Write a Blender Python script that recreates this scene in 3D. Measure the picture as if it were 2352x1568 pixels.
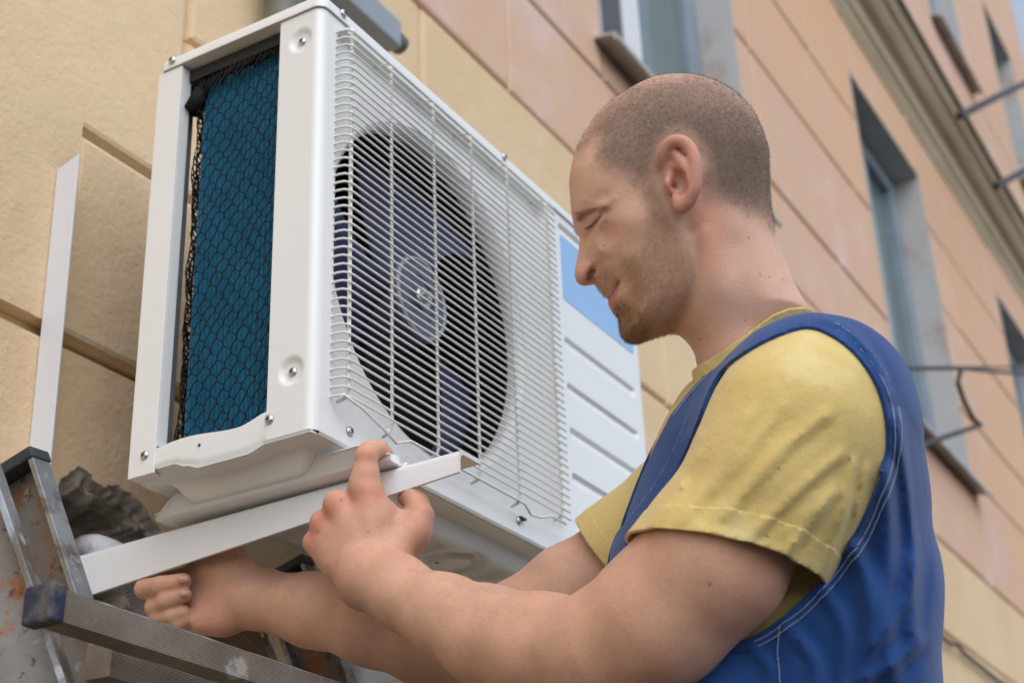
import bpy, bmesh, math, random
import numpy as np
from mathutils import Vector, Matrix

for _o in list(bpy.data.objects):
    bpy.data.objects.remove(_o, do_unlink=True)
SC = bpy.context.scene
COL = SC.collection

# ------------------------------------------------------------------ camera
CAM_LOC = (-1.12586136, -0.869031893, -0.590743202)
CAM_ROT = (2.01991109, 0.0366642016, -1.04055690)
camd = bpy.data.cameras.new('camera')
camd.sensor_width = 36.0
camd.lens = 53.003
camd.clip_start = 0.02
camd.clip_end = 400
camd.dof.use_dof = True
camd.dof.focus_distance = 1.47
camd.dof.aperture_fstop = 6.3
camo = bpy.data.objects.new('camera', camd)
COL.objects.link(camo)
camo.location = CAM_LOC
camo.rotation_euler = CAM_ROT
SC.camera = camo

# ------------------------------------------------------------------ light
SUN_DIR = Vector((-0.46, -0.46, 0.76)).normalized()      # towards the sun
SUN_EL = math.asin(SUN_DIR.z)
world = bpy.data.worlds.new('World')
SC.world = world
world.use_nodes = True
wn = world.node_tree
wn.nodes.clear()
wo = wn.nodes.new('ShaderNodeOutputWorld')
bg = wn.nodes.new('ShaderNodeBackground')
sky = wn.nodes.new('ShaderNodeTexSky')
sky.sky_type = 'NISHITA'
sky.sun_disc = False
sky.sun_elevation = SUN_EL
sky.sun_rotation = math.atan2(SUN_DIR.x, SUN_DIR.y)
sky.air_density = 1.0
sky.dust_density = 1.0
sky.ozone_density = 1.0
hs = wn.nodes.new('ShaderNodeHueSaturation')
hs.inputs['Saturation'].default_value = 0.55
wn.links.new(sky.outputs[0], hs.inputs['Color'])
wn.links.new(hs.outputs[0], bg.inputs['Color'])
bg.inputs['Strength'].default_value = 0.15
wn.links.new(bg.outputs[0], wo.inputs['Surface'])

sund = bpy.data.lights.new('sun', 'SUN')
sund.energy = 0.75
sund.angle = math.radians(60)
sund.color = (1.0, 0.97, 0.935)
suno = bpy.data.objects.new('sun', sund)
COL.objects.link(suno)
suno.rotation_euler = SUN_DIR.to_track_quat('Z', 'Y').to_euler()

SC.view_settings.view_transform = 'Standard'
SC.view_settings.look = 'None'
SC.view_settings.exposure = 0.74
SC.view_settings.gamma = 1.0
SC.view_settings.use_curve_mapping = False

# ------------------------------------------------------------------ helpers
rng = np.random.default_rng(7)
random.seed(7)
CM = np.array(camo.rotation_euler.to_matrix())
CC = np.array(CAM_LOC)
FD = 3692.54675 * 2352 / 2508            # focal length in units of a 2352 px wide frame


def cs(x, y, dep):
    """camera-space point of frame position (x, y) at a depth in metres"""
    return np.array([(x - 1176) / FD * dep, -(y - 784) / FD * dep, -dep])


def c2w(P):
    return np.asarray(P) @ CM.T + CC


def w2c(P):
    return (np.asarray(P) - CC) @ CM


def pix(x, y, dep):
    return c2w(cs(x, y, dep))


def frame_xy(Pc):
    """camera-space points -> 2352-wide frame coordinates"""
    return np.stack([1176 + FD * Pc[:, 0] / -Pc[:, 2], 784 - FD * Pc[:, 1] / -Pc[:, 2]], 1)


def mesh_obj(name, verts, faces, mat=None, parent=None, smooth=False, loc=None):
    me = bpy.data.meshes.new(name)
    me.from_pydata([tuple(map(float, v)) for v in verts], [], [tuple(map(int, f)) for f in faces])
    me.update()
    if smooth:
        me.polygons.foreach_set('use_smooth', [True] * len(me.polygons))
    o = bpy.data.objects.new(name, me)
    COL.objects.link(o)
    if mat is not None:
        me.materials.append(mat)
    if loc is not None:
        o.location = loc
    if parent is not None:
        set_parent(o, parent)
    return o


def wmat(o):
    b = Matrix.LocRotScale(o.location, o.rotation_euler, o.scale)
    return b if o.parent is None else wmat(o.parent) @ o.matrix_parent_inverse @ b


def set_parent(o, parent):
    o.parent = parent
    o.matrix_parent_inverse = wmat(parent).inverted()


def link_mesh(name, me, parent=None, loc=(0, 0, 0), rot=None):
    o = bpy.data.objects.new(name, me)
    COL.objects.link(o)
    o.location = loc
    if rot is not None:
        o.rotation_euler = rot
    if parent is not None:
        set_parent(o, parent)
    return o


def thing(name, label, cat, loc, group=None):
    o = bpy.data.objects.new(name, None)
    o.empty_display_size = 0.1
    COL.objects.link(o)
    o.location = loc
    tag(o, label, cat, group)
    return o


def tag(o, label, cat, group=None):
    o['label'] = label
    o['category'] = cat
    if group:
        o['group'] = group
    return o


class MB:
    """collects pieces of ONE mesh"""
    def __init__(self):
        self.v = []
        self.f = []

    def add(self, verts, faces):
        n = len(self.v)
        self.v.extend([tuple(map(float, p)) for p in verts])
        self.f.extend([tuple(int(i) + n for i in f) for f in faces])
        return self

    def box(self, lo, hi, bev=0.0):
        x0, y0, z0 = lo
        x1, y1, z1 = hi
        if bev <= 0:
            v = [(x0, y0, z0), (x1, y0, z0), (x1, y1, z0), (x0, y1, z0), (x0, y0, z1), (x1, y0, z1), (x1, y1, z1), (x0, y1, z1)]
            f = [(0, 3, 2, 1), (4, 5, 6, 7), (0, 1, 5, 4), (1, 2, 6, 5), (2, 3, 7, 6), (3, 0, 4, 7)]
            return self.add(v, f)
        bm = bmesh.new()
        bmesh.ops.create_cube(bm, size=1.0)
        for p in bm.verts:
            p.co = Vector((x0 + (p.co.x + .5) * (x1 - x0), y0 + (p.co.y + .5) * (y1 - y0), z0 + (p.co.z + .5) * (z1 - z0)))
        bmesh.ops.bevel(bm, geom=list(bm.edges), offset=bev, segments=2, affect='EDGES', profile=0.6)
        bm.verts.index_update()
        self.add([p.co[:] for p in bm.verts], [[q.index for q in f.verts] for f in bm.faces])
        bm.free()
        return self

    def tube(self, pts, r, n=8, cap=True):
        pts = [np.array(p, float) for p in pts]
        rs = r if hasattr(r, '__len__') else [r] * len(pts)
        ring = []
        prev = None
        for i, p in enumerate(pts):
            a = pts[max(i - 1, 0)]
            b = pts[min(i + 1, len(pts) - 1)]
            t = b - a
            t /= (np.linalg.norm(t) + 1e-12)
            if prev is None:
                up = np.array([0, 0, 1.0]) if abs(t[2]) < .9 else np.array([1.0, 0, 0])
                s = np.cross(t, up)
            else:
                s = prev - t * np.dot(prev, t)
            s /= np.linalg.norm(s)
            prev = s
            q = np.cross(t, s)
            ring.append([p + rs[i] * (math.cos(2 * math.pi * k / n) * s + math.sin(2 * math.pi * k / n) * q) for k in range(n)])
        v = [x for rg in ring for x in rg]
        f = []
        for i in range(len(pts) - 1):
            for k in range(n):
                k2 = (k + 1) % n
                f.append((i * n + k, i * n + k2, (i + 1) * n + k2, (i + 1) * n + k))
        if cap:
            f.append(tuple(reversed(range(n))))
            f.append(tuple((len(pts) - 1) * n + k for k in range(n)))
        return self.add(v, f)

    def grid(self, P):
        """P: (a,b,3) array of points"""
        a, b = P.shape[:2]
        f = []
        for i in range(a - 1):
            for j in range(b - 1):
                f.append((i * b + j, i * b + j + 1, (i + 1) * b + j + 1, (i + 1) * b + j))
        return self.add(P.reshape(-1, 3), f)

    def extrude(self, prof, o, ax, bx, dvec):
        """closed 2-D profile (list of (a,b)) placed at o with axes ax, bx and extruded along dvec"""
        o, ax, bx, dvec = [np.array(q, float) for q in (o, ax, bx, dvec)]
        n = len(prof)
        v = [o + a * ax + b * bx for a, b in prof] + [o + a * ax + b * bx + dvec for a, b in prof]
        f = [(k, (k + 1) % n, n + (k + 1) % n, n + k) for k in range(n)]
        f.append(tuple(reversed(range(n))))
        f.append(tuple(range(n, 2 * n)))
        return self.add(v, f)

    def build(self, name, mat, parent=None, smooth=False, fix=True, bevel=0, solid=0, autos=False):
        o = mesh_obj(name, self.v, self.f, mat, parent, smooth)
        if fix:
            bm = bmesh.new()
            bm.from_mesh(o.data)
            bmesh.ops.recalc_face_normals(bm, faces=bm.faces)
            bm.to_mesh(o.data)
            bm.free()
        if solid:
            m = o.modifiers.new('thickness', 'SOLIDIFY')
            m.thickness = solid
            m.offset = -1
        if bevel:
            m = o.modifiers.new('edge', 'BEVEL')
            m.width = bevel
            m.segments = 2
            m.limit_method = 'ANGLE'
            m.angle_limit = math.radians(60)
        if autos:
            o.data.polygons.foreach_set('use_smooth', [True] * len(o.data.polygons))
            a = np.array([e for e in ()])
            try:
                o.data.set_sharp_from_angle(angle=math.radians(35))
            except Exception:
                pass
        return o


def noise3(P, scale, seed=0, octaves=3):
    """cheap smooth value noise on points"""
    P = np.asarray(P, float) * scale
    out = np.zeros(len(P))
    amp = 1.0
    for o in range(octaves):
        Q = P * (2 ** o) + seed * 17.31 + o * 5.7
        i = np.floor(Q).astype(np.int64)
        fr = Q - i
        fr = fr * fr * (3 - 2 * fr)
        acc = 0
        for dx in (0, 1):
            for dy in (0, 1):
                for dz in (0, 1):
                    h = (i[:, 0] + dx) * 374761393 + (i[:, 1] + dy) * 668265263 + (i[:, 2] + dz) * 2147483647 + seed * 974711
                    h = (h ^ (h >> 13)) * 1274126177
                    h = (h ^ (h >> 16)) & 0xffff
                    wgt = (fr[:, 0] if dx else 1 - fr[:, 0]) * (fr[:, 1] if dy else 1 - fr[:, 1]) * (fr[:, 2] if dz else 1 - fr[:, 2])
                    acc = acc + wgt * (h / 65535.0 * 2 - 1)
        out += amp * acc
        amp *= .5
    return out


# ------------------------------------------------------------------ materials
def mat(name, color, rough=.6, metal=0.0, spec=.5, coat=0.0, var=0.0, vscale=6.0, var2=None, bump=0.0, bscale=80.0,
        bdetail=4.0, spots=None, stretch=None, sss=0.0, bump2=None, coords='Object', alpha=1.0, rvar=0.0):
    """principled material; colour varied by noise, optional spots [(colour, scale, threshold, softness)], bump"""
    m = bpy.data.materials.new(name)
    m.use_nodes = True
    nt = m.node_tree
    b = nt.nodes['Principled BSDF']
    b.inputs['Roughness'].default_value = rough
    b.inputs['Metallic'].default_value = metal
    b.inputs['Specular IOR Level'].default_value = spec
    b.inputs['Coat Weight'].default_value = coat
    b.inputs['Coat Roughness'].default_value = .08
    if sss:
        b.inputs['Subsurface Weight'].default_value = sss
    tc = nt.nodes.new('ShaderNodeTexCoord')
    vec = tc.outputs[coords]
    if stretch:
        mp = nt.nodes.new('ShaderNodeMapping')
        mp.inputs['Scale'].default_value = stretch
        nt.links.new(vec, mp.inputs['Vector'])
        vec = mp.outputs[0]

    def nz(scale, detail=4.0, rgh=.6):
        n = nt.nodes.new('ShaderNodeTexNoise')
        n.inputs['Scale'].default_value = scale
        n.inputs['Detail'].default_value = detail
        n.inputs['Roughness'].default_value = rgh
        nt.links.new(vec, n.inputs['Vector'])
        return n.outputs['Fac']

    def ramp(fac, lo, hi):
        r = nt.nodes.new('ShaderNodeMapRange')
        r.interpolation_type = 'SMOOTHSTEP'
        r.inputs['From Min'].default_value = lo
        r.inputs['From Max'].default_value = hi
        nt.links.new(fac, r.inputs['Value'])
        return r.outputs[0]

    def mix(fac, a, bcol):
        x = nt.nodes.new('ShaderNodeMix')
        x.data_type = 'RGBA'
        nt.links.new(fac, x.inputs[0])
        for s, val in ((6, a), (7, bcol)):
            if hasattr(val, 'is_linked') or hasattr(val, 'node'):
                nt.links.new(val, x.inputs[s])
            else:
                x.inputs[s].default_value = (*val, 1)
        return x.outputs[2]

    col = None
    if var or var2:
        c2 = var2 if var2 else tuple(max(0, c * (1 - var)) for c in color)
        col = mix(ramp(nz(vscale), .3, .7), color, c2)
    for sp in (spots or []):
        sc, s_, th, soft = sp
        base = col if col is not None else color
        col = mix(ramp(nz(s_, 6.0, .65), th - soft, th + soft), base, sc)
    if col is None:
        b.inputs['Base Color'].default_value = (*color, 1)
    else:
        nt.links.new(col, b.inputs['Base Color'])
    if rvar:
        rr = nt.nodes.new('ShaderNodeMapRange')
        rr.inputs['To Min'].default_value = max(0, rough - rvar)
        rr.inputs['To Max'].default_value = min(1, rough + rvar)
        nt.links.new(nz(vscale * 1.7, 5), rr.inputs['Value'])
        nt.links.new(rr.outputs[0], b.inputs['Roughness'])
    if bump:
        bp = nt.nodes.new('ShaderNodeBump')
        bp.inputs['Strength'].default_value = bump
        bp.inputs['Distance'].default_value = .002
        nt.links.new(nz(bscale, bdetail), bp.inputs['Height'])
        nrm = bp.outputs[0]
        if bump2:
            bp2 = nt.nodes.new('ShaderNodeBump')
            bp2.inputs['Strength'].default_value = bump2[0]
            bp2.inputs['Distance'].default_value = .004
            nt.links.new(nz(bump2[1], 3), bp2.inputs['Height'])
            nt.links.new(nrm, bp2.inputs['Normal'])
            nrm = bp2.outputs[0]
        nt.links.new(nrm, b.inputs['Normal'])
    if alpha < 1:
        b.inputs['Alpha'].default_value = alpha
    return m


M = {}
M['cream'] = mat('cream_render', (.73, .55, .345), .92, spec=.2, var2=(.67, .49, .30), vscale=2.5, bump=.75, bscale=125, bump2=(.6, 22),
                 spots=[((.74, .585, .40), 5, .62, .12), ((.54, .40, .25), 9, .72, .06)])
M['pink'] = mat('pink_render', (.66, .425, .315), .92, spec=.2, var2=(.65, .44, .30), vscale=1.6, bump=.5, bscale=120, bump2=(.5, 16),
                spots=[((.68, .50, .43), 2.6, .6, .1), ((.50, .43, .38), 6, .72, .05)])
M['peach'] = mat('peach_render', (.69, .43, .26), .92, spec=.2, var2=(.66, .43, .30), vscale=1.3, bump=.5, bscale=120, bump2=(.5, 16),
                 spots=[((.68, .50, .39), 3.0, .64, .1)])
M['groove'] = mat('groove_mortar', (.58, .42, .25), .95, spec=.1, var=.25, vscale=8, bump=.5, bscale=90)
M['greyplaster'] = mat('grey_plaster', (.46, .465, .47), .9, spec=.2, var2=(.52, .50, .48), vscale=4, bump=.4, bscale=70,
                       spots=[((.42, .30, .26), 3, .62, .08)])
M['stone'] = mat('cornice_stone', (.52, .43, .31), .9, spec=.2, var2=(.44, .35, .23), vscale=3, bump=.5, bscale=60, stretch=(.25, 2, 2),
                 spots=[((.27, .20, .12), 5, .66, .1)])
M['white'] = mat('white_enamel', (.78, .785, .77), .36, spec=.5, coat=.25, var=.015, vscale=5, bump=.02, bscale=140, rvar=.06, spots=[((.66, .64, .58), 9, .70, .07)])
M['wire'] = mat('cream_wire', (.76, .745, .69), .35, spec=.5, var=.05, vscale=40)
M['bracketwhite'] = mat('white_powder_coat', (.78, .79, .80), .38, spec=.5, var=.03, vscale=9, bump=.05, bscale=220,
                        spots=[((.42, .40, .38), 60, .74, .02)])
M['pvc'] = mat('white_pvc', (.72, .73, .77), .45, spec=.5, var=.03, vscale=9)
M['black'] = mat('black_plastic', (.012, .012, .014), .5)
M['netting'] = mat('black_netting', (.006, .006, .007), .7, spec=.25, var=.3, vscale=90)
M['interior'] = mat('dark_interior', (.02, .021, .026), .7)
M['galv'] = mat('grey_sheet', (.30, .32, .34), .45, metal=.3, var=.15, vscale=12)
M['fin'] = mat('blue_fin', (.013, .17, .30), .38, metal=.1, spec=.5, var2=(.010, .125, .235), vscale=26, spots=[((.03, .27, .40), 55, .68, .06)])
M['navy'] = mat('navy_blade', (.026, .032, .10), .5, spec=.35, var=.15, vscale=14)
M['hub'] = mat('hub_plastic', (.085, .095, .17), .32, spec=.5)
M['zinc'] = mat('zinc_screw', (.62, .64, .66), .28, metal=.9, var=.2, vscale=200)
M['sticker'] = mat('blue_sticker', (.30, .50, .78), .42, spec=.4, var=.03, vscale=6)
M['alu'] = mat('worn_aluminium', (.40, .42, .44), .42, metal=.75, var2=(.28, .29, .31), vscale=10, rvar=.16, bump=.25, bscale=70,
               spots=[((.17, .145, .12), 18, .55, .07), ((.64, .64, .62), 34, .61, .05), ((.30, .19, .12), 50, .64, .04)])
M['aluweb'] = mat('dirty_aluminium', (.33, .30, .275), .55, metal=.35, var2=(.25, .20, .165), vscale=9, rvar=.12, bump=.3, bscale=80,
                  spots=[((.40, .155, .045), 26, .58, .05), ((.13, .09, .065), 48, .62, .04), ((.46, .45, .43), 34, .66, .04)])
M['alurung'] = mat('grooved_rung', (.29, .25, .205), .65, metal=.2, var2=(.19, .155, .12), vscale=14, rvar=.1, bump=.4, bscale=60,
                   spots=[((.46, .44, .41), 20, .64, .05)])
M['blueplastic'] = mat('blue_plastic', (.014, .024, .065), .6, var=.5, vscale=30, bump=.4, bscale=80, spots=[((.10, .09, .08), 26, .54, .08), ((.28, .27, .25), 60, .68, .04)])
M['darkplastic'] = mat('dark_rubber', (.045, .052, .065), .6, var=.4, vscale=30, bump=.4, bscale=90, spots=[((.22, .21, .20), 45, .66, .05)])
M['rubble'] = mat('broken_mortar', (.42, .37, .31), .95, spec=.1, var2=(.27, .23, .19), vscale=26, bump=1.0, bscale=110, bump2=(1.0, 40),
                  spots=[((.60, .54, .46), 34, .62, .06), ((.13, .105, .085), 22, .70, .06)])
M['plasteredge'] = mat('broken_plaster_edge', (.55, .49, .41), .95, spec=.1, var2=(.40, .35, .29), vscale=40, bump=1.0, bscale=120, spots=[((.66, .56, .42), 30, .6, .06), ((.28, .24, .20), 50, .66, .05)])
M['hose'] = mat('white_hose', (.66, .65, .70), .45, var=.1, vscale=40, spots=[((.45, .27, .15), 36, .66, .05)])
M['conduit'] = mat('grey_conduit', (.30, .34, .38), .4, var=.1, vscale=8)
M['olive'] = mat('grey_green_paint', (.16, .165, .125), .5, var=.3, vscale=20)
M['winframe'] = mat('painted_frame', (.27, .335, .40), .5, var=.2, vscale=6)
M['winwhite'] = mat('white_frame', (.74, .75, .77), .5, var=.06, vscale=6)
M['windark'] = mat('dark_frame', (.075, .07, .085), .5, var=.2, vscale=8)
M['glass'] = mat('window_glass', (.16, .22, .215), .06, spec=.8, var2=(.11, .16, .165), vscale=1.2)
M['iron'] = mat('dark_iron', (.05, .046, .048), .6, metal=.3, var=.4, vscale=30)
M['pave'] = mat('pavement', (.06, .056, .052), .95, spec=.2, var=.25, vscale=3, bump=.4, bscale=60)
M['sillmetal'] = mat('sill_metal', (.46, .45, .42), .5, metal=.4, var=.3, vscale=12)

# ------------------------------------------------------------------ setting: pavement and facade
YW = 0.42
GZ = -1.47


def onwall(x, y, yw=YW):
    d = CM @ np.array([(x - 1176) / FD, -(y - 784) / FD, -1.0])
    t = (yw - CC[1]) / d[1]
    return CC + d * t


g = MB().grid(np.array([[(x, y, GZ) for y in (-60, -3, .9)] for x in (-60, -5, 0, 5, 60)], float)).build('pavement', M['pave'])
g['kind'] = 'structure'

bld = thing('building', 'old two-storey building with cream and pink rendered blocks and a moulded stone cornice', 'building', (4, YW, GZ))
HOLE_PX = [(126, 1165), (140, 1095), (164, 1084), (180, 1068), (205, 1085), (215, 1105), (240, 1118), (262, 1112), (300, 1132), (335, 1165), (345, 1190),
           (368, 1218), (388, 1262), (380, 1330), (352, 1396), (325, 1425), (260, 1420), (200, 1400), (150, 1330), (128, 1240)]
hole_pts = np.array([onwall(*p)[[0, 2]] for p in HOLE_PX])
WINS = [(1.69, 2.715, 1.70, 3.15), (4.12, 5.10, 1.53, 3.10), (6.55, 7.5, 1.53, 3.10), (6.25, 7.1, 4.75, 6.3), (8.35, 9.2, 4.75, 6.3)]
hx0, hz0 = hole_pts.min(0) - .02
hx1, hz1 = hole_pts.max(0) + .02
OPEN = WINS + [(hx0, hx1, hz0, hz1)]
X0, X1, Z0, Z1 = -4.0, 10.05, GZ, 7.4
xs = sorted({X0, X1} | {o[0] for o in OPEN} | {o[1] for o in OPEN})
mb = MB()
for a, b in zip(xs[:-1], xs[1:]):
    cuts = sorted([(o[2], o[3]) for o in OPEN if o[0] <= a + 1e-6 and o[1] >= b - 1e-6])
    z = Z0
    for c0, c1 in cuts + [(Z1, Z1)]:
        if c0 - z > 1e-4:
            mb.box((a, YW + .02, z), (b, YW + .45, c0))
        z = c1
mb.box((X0, YW + .451, Z0), (X1, YW + .5, Z1))
mb.build('wall', M['groove'], bld)


def sub_rects(rects, o):
    out = []
    for (a, b, c, d) in rects:
        if o[0] >= b or o[1] <= a or o[2] >= d or o[3] <= c:
            out.append((a, b, c, d))
            continue
        if a < o[0]:
            out.append((a, o[0], c, d))
        if o[1] < b:
            out.append((o[1], b, c, d))
        aa, bb = max(a, o[0]), min(b, o[1])
        if c < o[2]:
            out.append((aa, bb, c, o[2]))
        if o[3] < d:
            out.append((aa, bb, o[3], d))
    return out


def block(x0, x1, z0, z1, mt, gap=.008, bev=.006, dep=.021, jit=0.0):
    x0 += gap; x1 -= gap; z0 += gap; z1 -= gap
    if x1 - x0 < .03 or z1 - z0 < .03:
        return
    y = YW + jit
    b2 = bev
    v = [(x0 - b2, y + .012, z0 - b2), (x1 + b2, y + .012, z0 - b2), (x1 + b2, y + .012, z1 + b2), (x0 - b2, y + .012, z1 + b2),
         (x0, y + .002, z0), (x1, y + .002, z0), (x1, y + .002, z1), (x0, y + .002, z1),
         (x0 + b2, y, z0 + b2), (x1 - b2, y, z0 + b2), (x1 - b2, y, z1 - b2), (x0 + b2, y, z1 - b2),
         (x0 - b2, YW + dep, z0 - b2), (x1 + b2, YW + dep, z0 - b2), (x1 + b2, YW + dep, z1 + b2), (x0 - b2, YW + dep, z1 + b2)]
    f = [(8, 9, 10, 11)]
    for k in range(4):
        k2 = (k + 1) % 4
        f += [(4 + k, 4 + k2, 8 + k2, 8 + k), (k, k2, 4 + k2, 4 + k), (12 + k, 12 + k2, k2, k)]
    mesh_obj('block', v, f, mt, bld)


ROWS = [(-1.47, -.80), (-.80, -.35), (.235, .537), (.537, .80), (.80, 1.28), (1.28, 1.60), (1.60, 1.93), (1.93, 2.42), (2.42, 2.85), (2.85, 3.42)]
JOINTS = {(.235, .537): [-2.6, -1.3, 1.35, 2.3], (.537, .80): [-2.2, -1.1, .233, 1.1, 1.9], (.80, 1.28): [-2.4, -.9, .225, .858, 1.9],
          (1.28, 1.60): [-1.2, .35, 1.20, 2.1, 2.9], (1.60, 1.93): [-1.5, -.2, .8], (1.93, 2.42): [-1, .3, 1.2], (2.42, 2.85): [-1, .4, 1.2], (2.85, 3.42): [-1, .6, 1.3],
          (-.80, -.35): [-2.0, -.9, .9, 1.8], (-1.47, -.80): [-2.5, -.4, 1.2]}
rb = np.random.default_rng(3)
for (z0, z1) in ROWS:
    jx = [X0] + JOINTS.get((z0, z1), []) + [2.85]
    if z0 > .2 and z1 < 1.29:
        jx = [.225] + [q for q in jx if q > .24]
    for a, b in zip(jx[:-1], jx[1:]):
        rects = [(a, b, z0, z1)]
        for o in WINS:
            rects = sub_rects(rects, o)
        mt = M['cream'] if z1 <= 1.281 else (M['pink'] if (z0 < 1.9 or rb.random() < .5) else M['peach'])
        for r in rects:
            block(*r, mt, jit=float(rb.uniform(-.0015, .0015)), gap=.0095 if z1 < .6 else .0075)
block(X0, -1.3, .235, 1.28, M['cream'], gap=.0095)
block(-1.3, .052, .235, 1.28, M['cream'], gap=.0095, jit=-.0003, bev=.0012)
block(.032, .225, .235, .537, M['cream'], gap=.0095)
block(.032, .225, .537, 1.28, M['cream'], gap=.0075, jit=.0008)
ROWS2 = [(-1.47, -.3), (-.3, .22), (.22, .74), (.74, 1.12), (1.12, 1.60), (1.60, 1.93), (1.93, 2.42), (2.42, 2.85), (2.85, 3.42)]
for n, (z0, z1) in enumerate(ROWS2):
    jx = [2.85] + [2.85 + (k + (.5 if n % 2 else 0)) * .72 for k in range(1, 10)] + [X1]
    for a, b in zip(jx[:-1], jx[1:]):
        rects = [(a, b, z0, z1)]
        for o in WINS:
            rects = sub_rects(rects, o)
        mt = M['cream'] if z1 <= 1.13 else (M['peach'] if (z0 > 2.3 or a > 5.2 or rb.random() < .3) else M['pink'])
        for r in rects:
            block(*r, mt, jit=float(rb.uniform(-.002, .002)), gap=.0085)
# upper storey: plain render in big fields
for (a, b) in [(X0, 2.0), (2.0, 6.25), (6.25, 8.0), (8.0, X1)]:
    for (c, d) in [(3.76, 4.75), (4.75, 6.3), (6.3, 7.4)]:
        rects = [(a, b, c, d)]
        for o in WINS:
            rects = sub_rects(rects, o)
        for r in rects:
            block(*r, M['pink'], gap=.006)

# the block with the knocked-out hole
from mathutils.geometry import tessellate_polygon


def resample(poly, n, jitter=0.0, seed=0):
    poly = np.asarray(poly, float)
    seg = np.linalg.norm(np.roll(poly, -1, 0) - poly, axis=1)
    cum = np.concatenate([[0], np.cumsum(seg)])
    t = np.linspace(0, cum[-1], n, endpoint=False)
    out = []
    for q in t:
        k = min(np.searchsorted(cum, q, 'right') - 1, len(poly) - 1)
        fr = (q - cum[k]) / max(seg[k], 1e-9)
        out.append(poly[k] * (1 - fr) + poly[(k + 1) % len(poly)] * fr)
    out = np.array(out)
    if jitter:
        out += np.random.default_rng(seed).normal(0, jitter, out.shape)
    return out


hp = resample(hole_pts, 168, .0009, 4)
x0, x1, z0, z1 = -1.2, 1.35, -.35 + .012, .235 - .013
outer = [(x0, z0), (x1, z0), (x1, z1), (x0, z1)]
allp = outer + [tuple(p) for p in hp]
tris = tessellate_polygon([[Vector((p[0], p[1], 0)) for p in outer], [Vector((p[0], p[1], 0)) for p in hp]])
mb = MB()
mb.add([(p[0], YW, p[1]) for p in allp], tris)
bx_ = [(x0, YW, z0), (x1, YW, z0), (x1, YW, z1), (x0, YW, z1), (x0 - .01, YW + .021, z0 - .01), (x1 + .01, YW + .021, z0 - .01), (x1 + .01, YW + .021, z1 + .01), (x0 - .01, YW + .021, z1 + .01)]
mb.add(bx_, [(0, 1, 5, 4), (1, 2, 6, 5), (2, 3, 7, 6), (3, 0, 4, 7)])
mb.build('block', M['cream'], bld)
for (a, b) in [(X0, -2.2), (-2.2, -1.2), (1.35, 2.1), (2.1, 2.85)]:
    block(a, b, -.35, .235, M['cream'], gap=.012)
cen = hp.mean(0)
rings = []
rh = np.random.default_rng(11)
for s in [1.02, 1.0] + list(np.linspace(.985, .03, 34)):
    dy = .002 if s > 1.01 else (-.001 if s > .99 else float(np.interp(1 - s, [.015, .06, .12, .22, .32, .45, .62, .97], [.004, .014, .019, .022, .040, .075, .105, .14])))
    q = cen + (hp - cen) * s
    pt = np.stack([q[:, 0], np.full(len(q), YW + dy), q[:, 1]], 1)
    k = 0 if s > .99 else min(1, (1 - s) * 12)
    pt[:, 1] += k * (.013 * noise3(pt, 32, 61, 3) + .007 * noise3(pt, 95, 62, 3))
    pt[:, 0] += k * .004 * noise3(pt, 60, 63, 2)
    pt[:, 2] += k * .004 * noise3(pt, 60, 64, 2)
    rings.append(pt)
R_ = np.array(rings)
R_ = np.concatenate([R_, R_[:, :1]], 1)
MB().grid(R_[:7]).build('plaster_edge', M['plasteredge'], bld, smooth=True)
hole = MB().grid(R_[6:]).build('broken_plaster', M['rubble'], bld, smooth=True)
hole['label'] = 'grey broken masonry inside the knocked-out hole'

# cornice: moulded profile run along the wall, and the upper band
prof = [(0, 3.40), (-.025, 3.40), (-.025, 3.44), (-.035, 3.455), (-.035, 3.50), (-.05, 3.515), (-.06, 3.55), (-.062, 3.575), (-.10, 3.595), (-.125, 3.63), (-.128, 3.655),
        (-.155, 3.67), (-.155, 3.70), (-.17, 3.715), (-.17, 3.73), (-.03, 3.78), (0, 3.79)]
mb = MB()
for k in range(13):
    a = X0 + k * 1.08
    b = min(a + 1.076, X1)
    if b > a:
        mb.extrude([(p[0], p[1]) for p in prof], (a, YW + .0195, 0), (0, 1, 0), (0, 0, 1), (b - a, 0, 0))
mb.build('cornice', M['stone'], bld)
MB().box((X0, YW - .168, 3.7325), (X1 + .02, YW - .12, 3.745)).build('cornice_flashing', M['iron'], bld)


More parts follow.
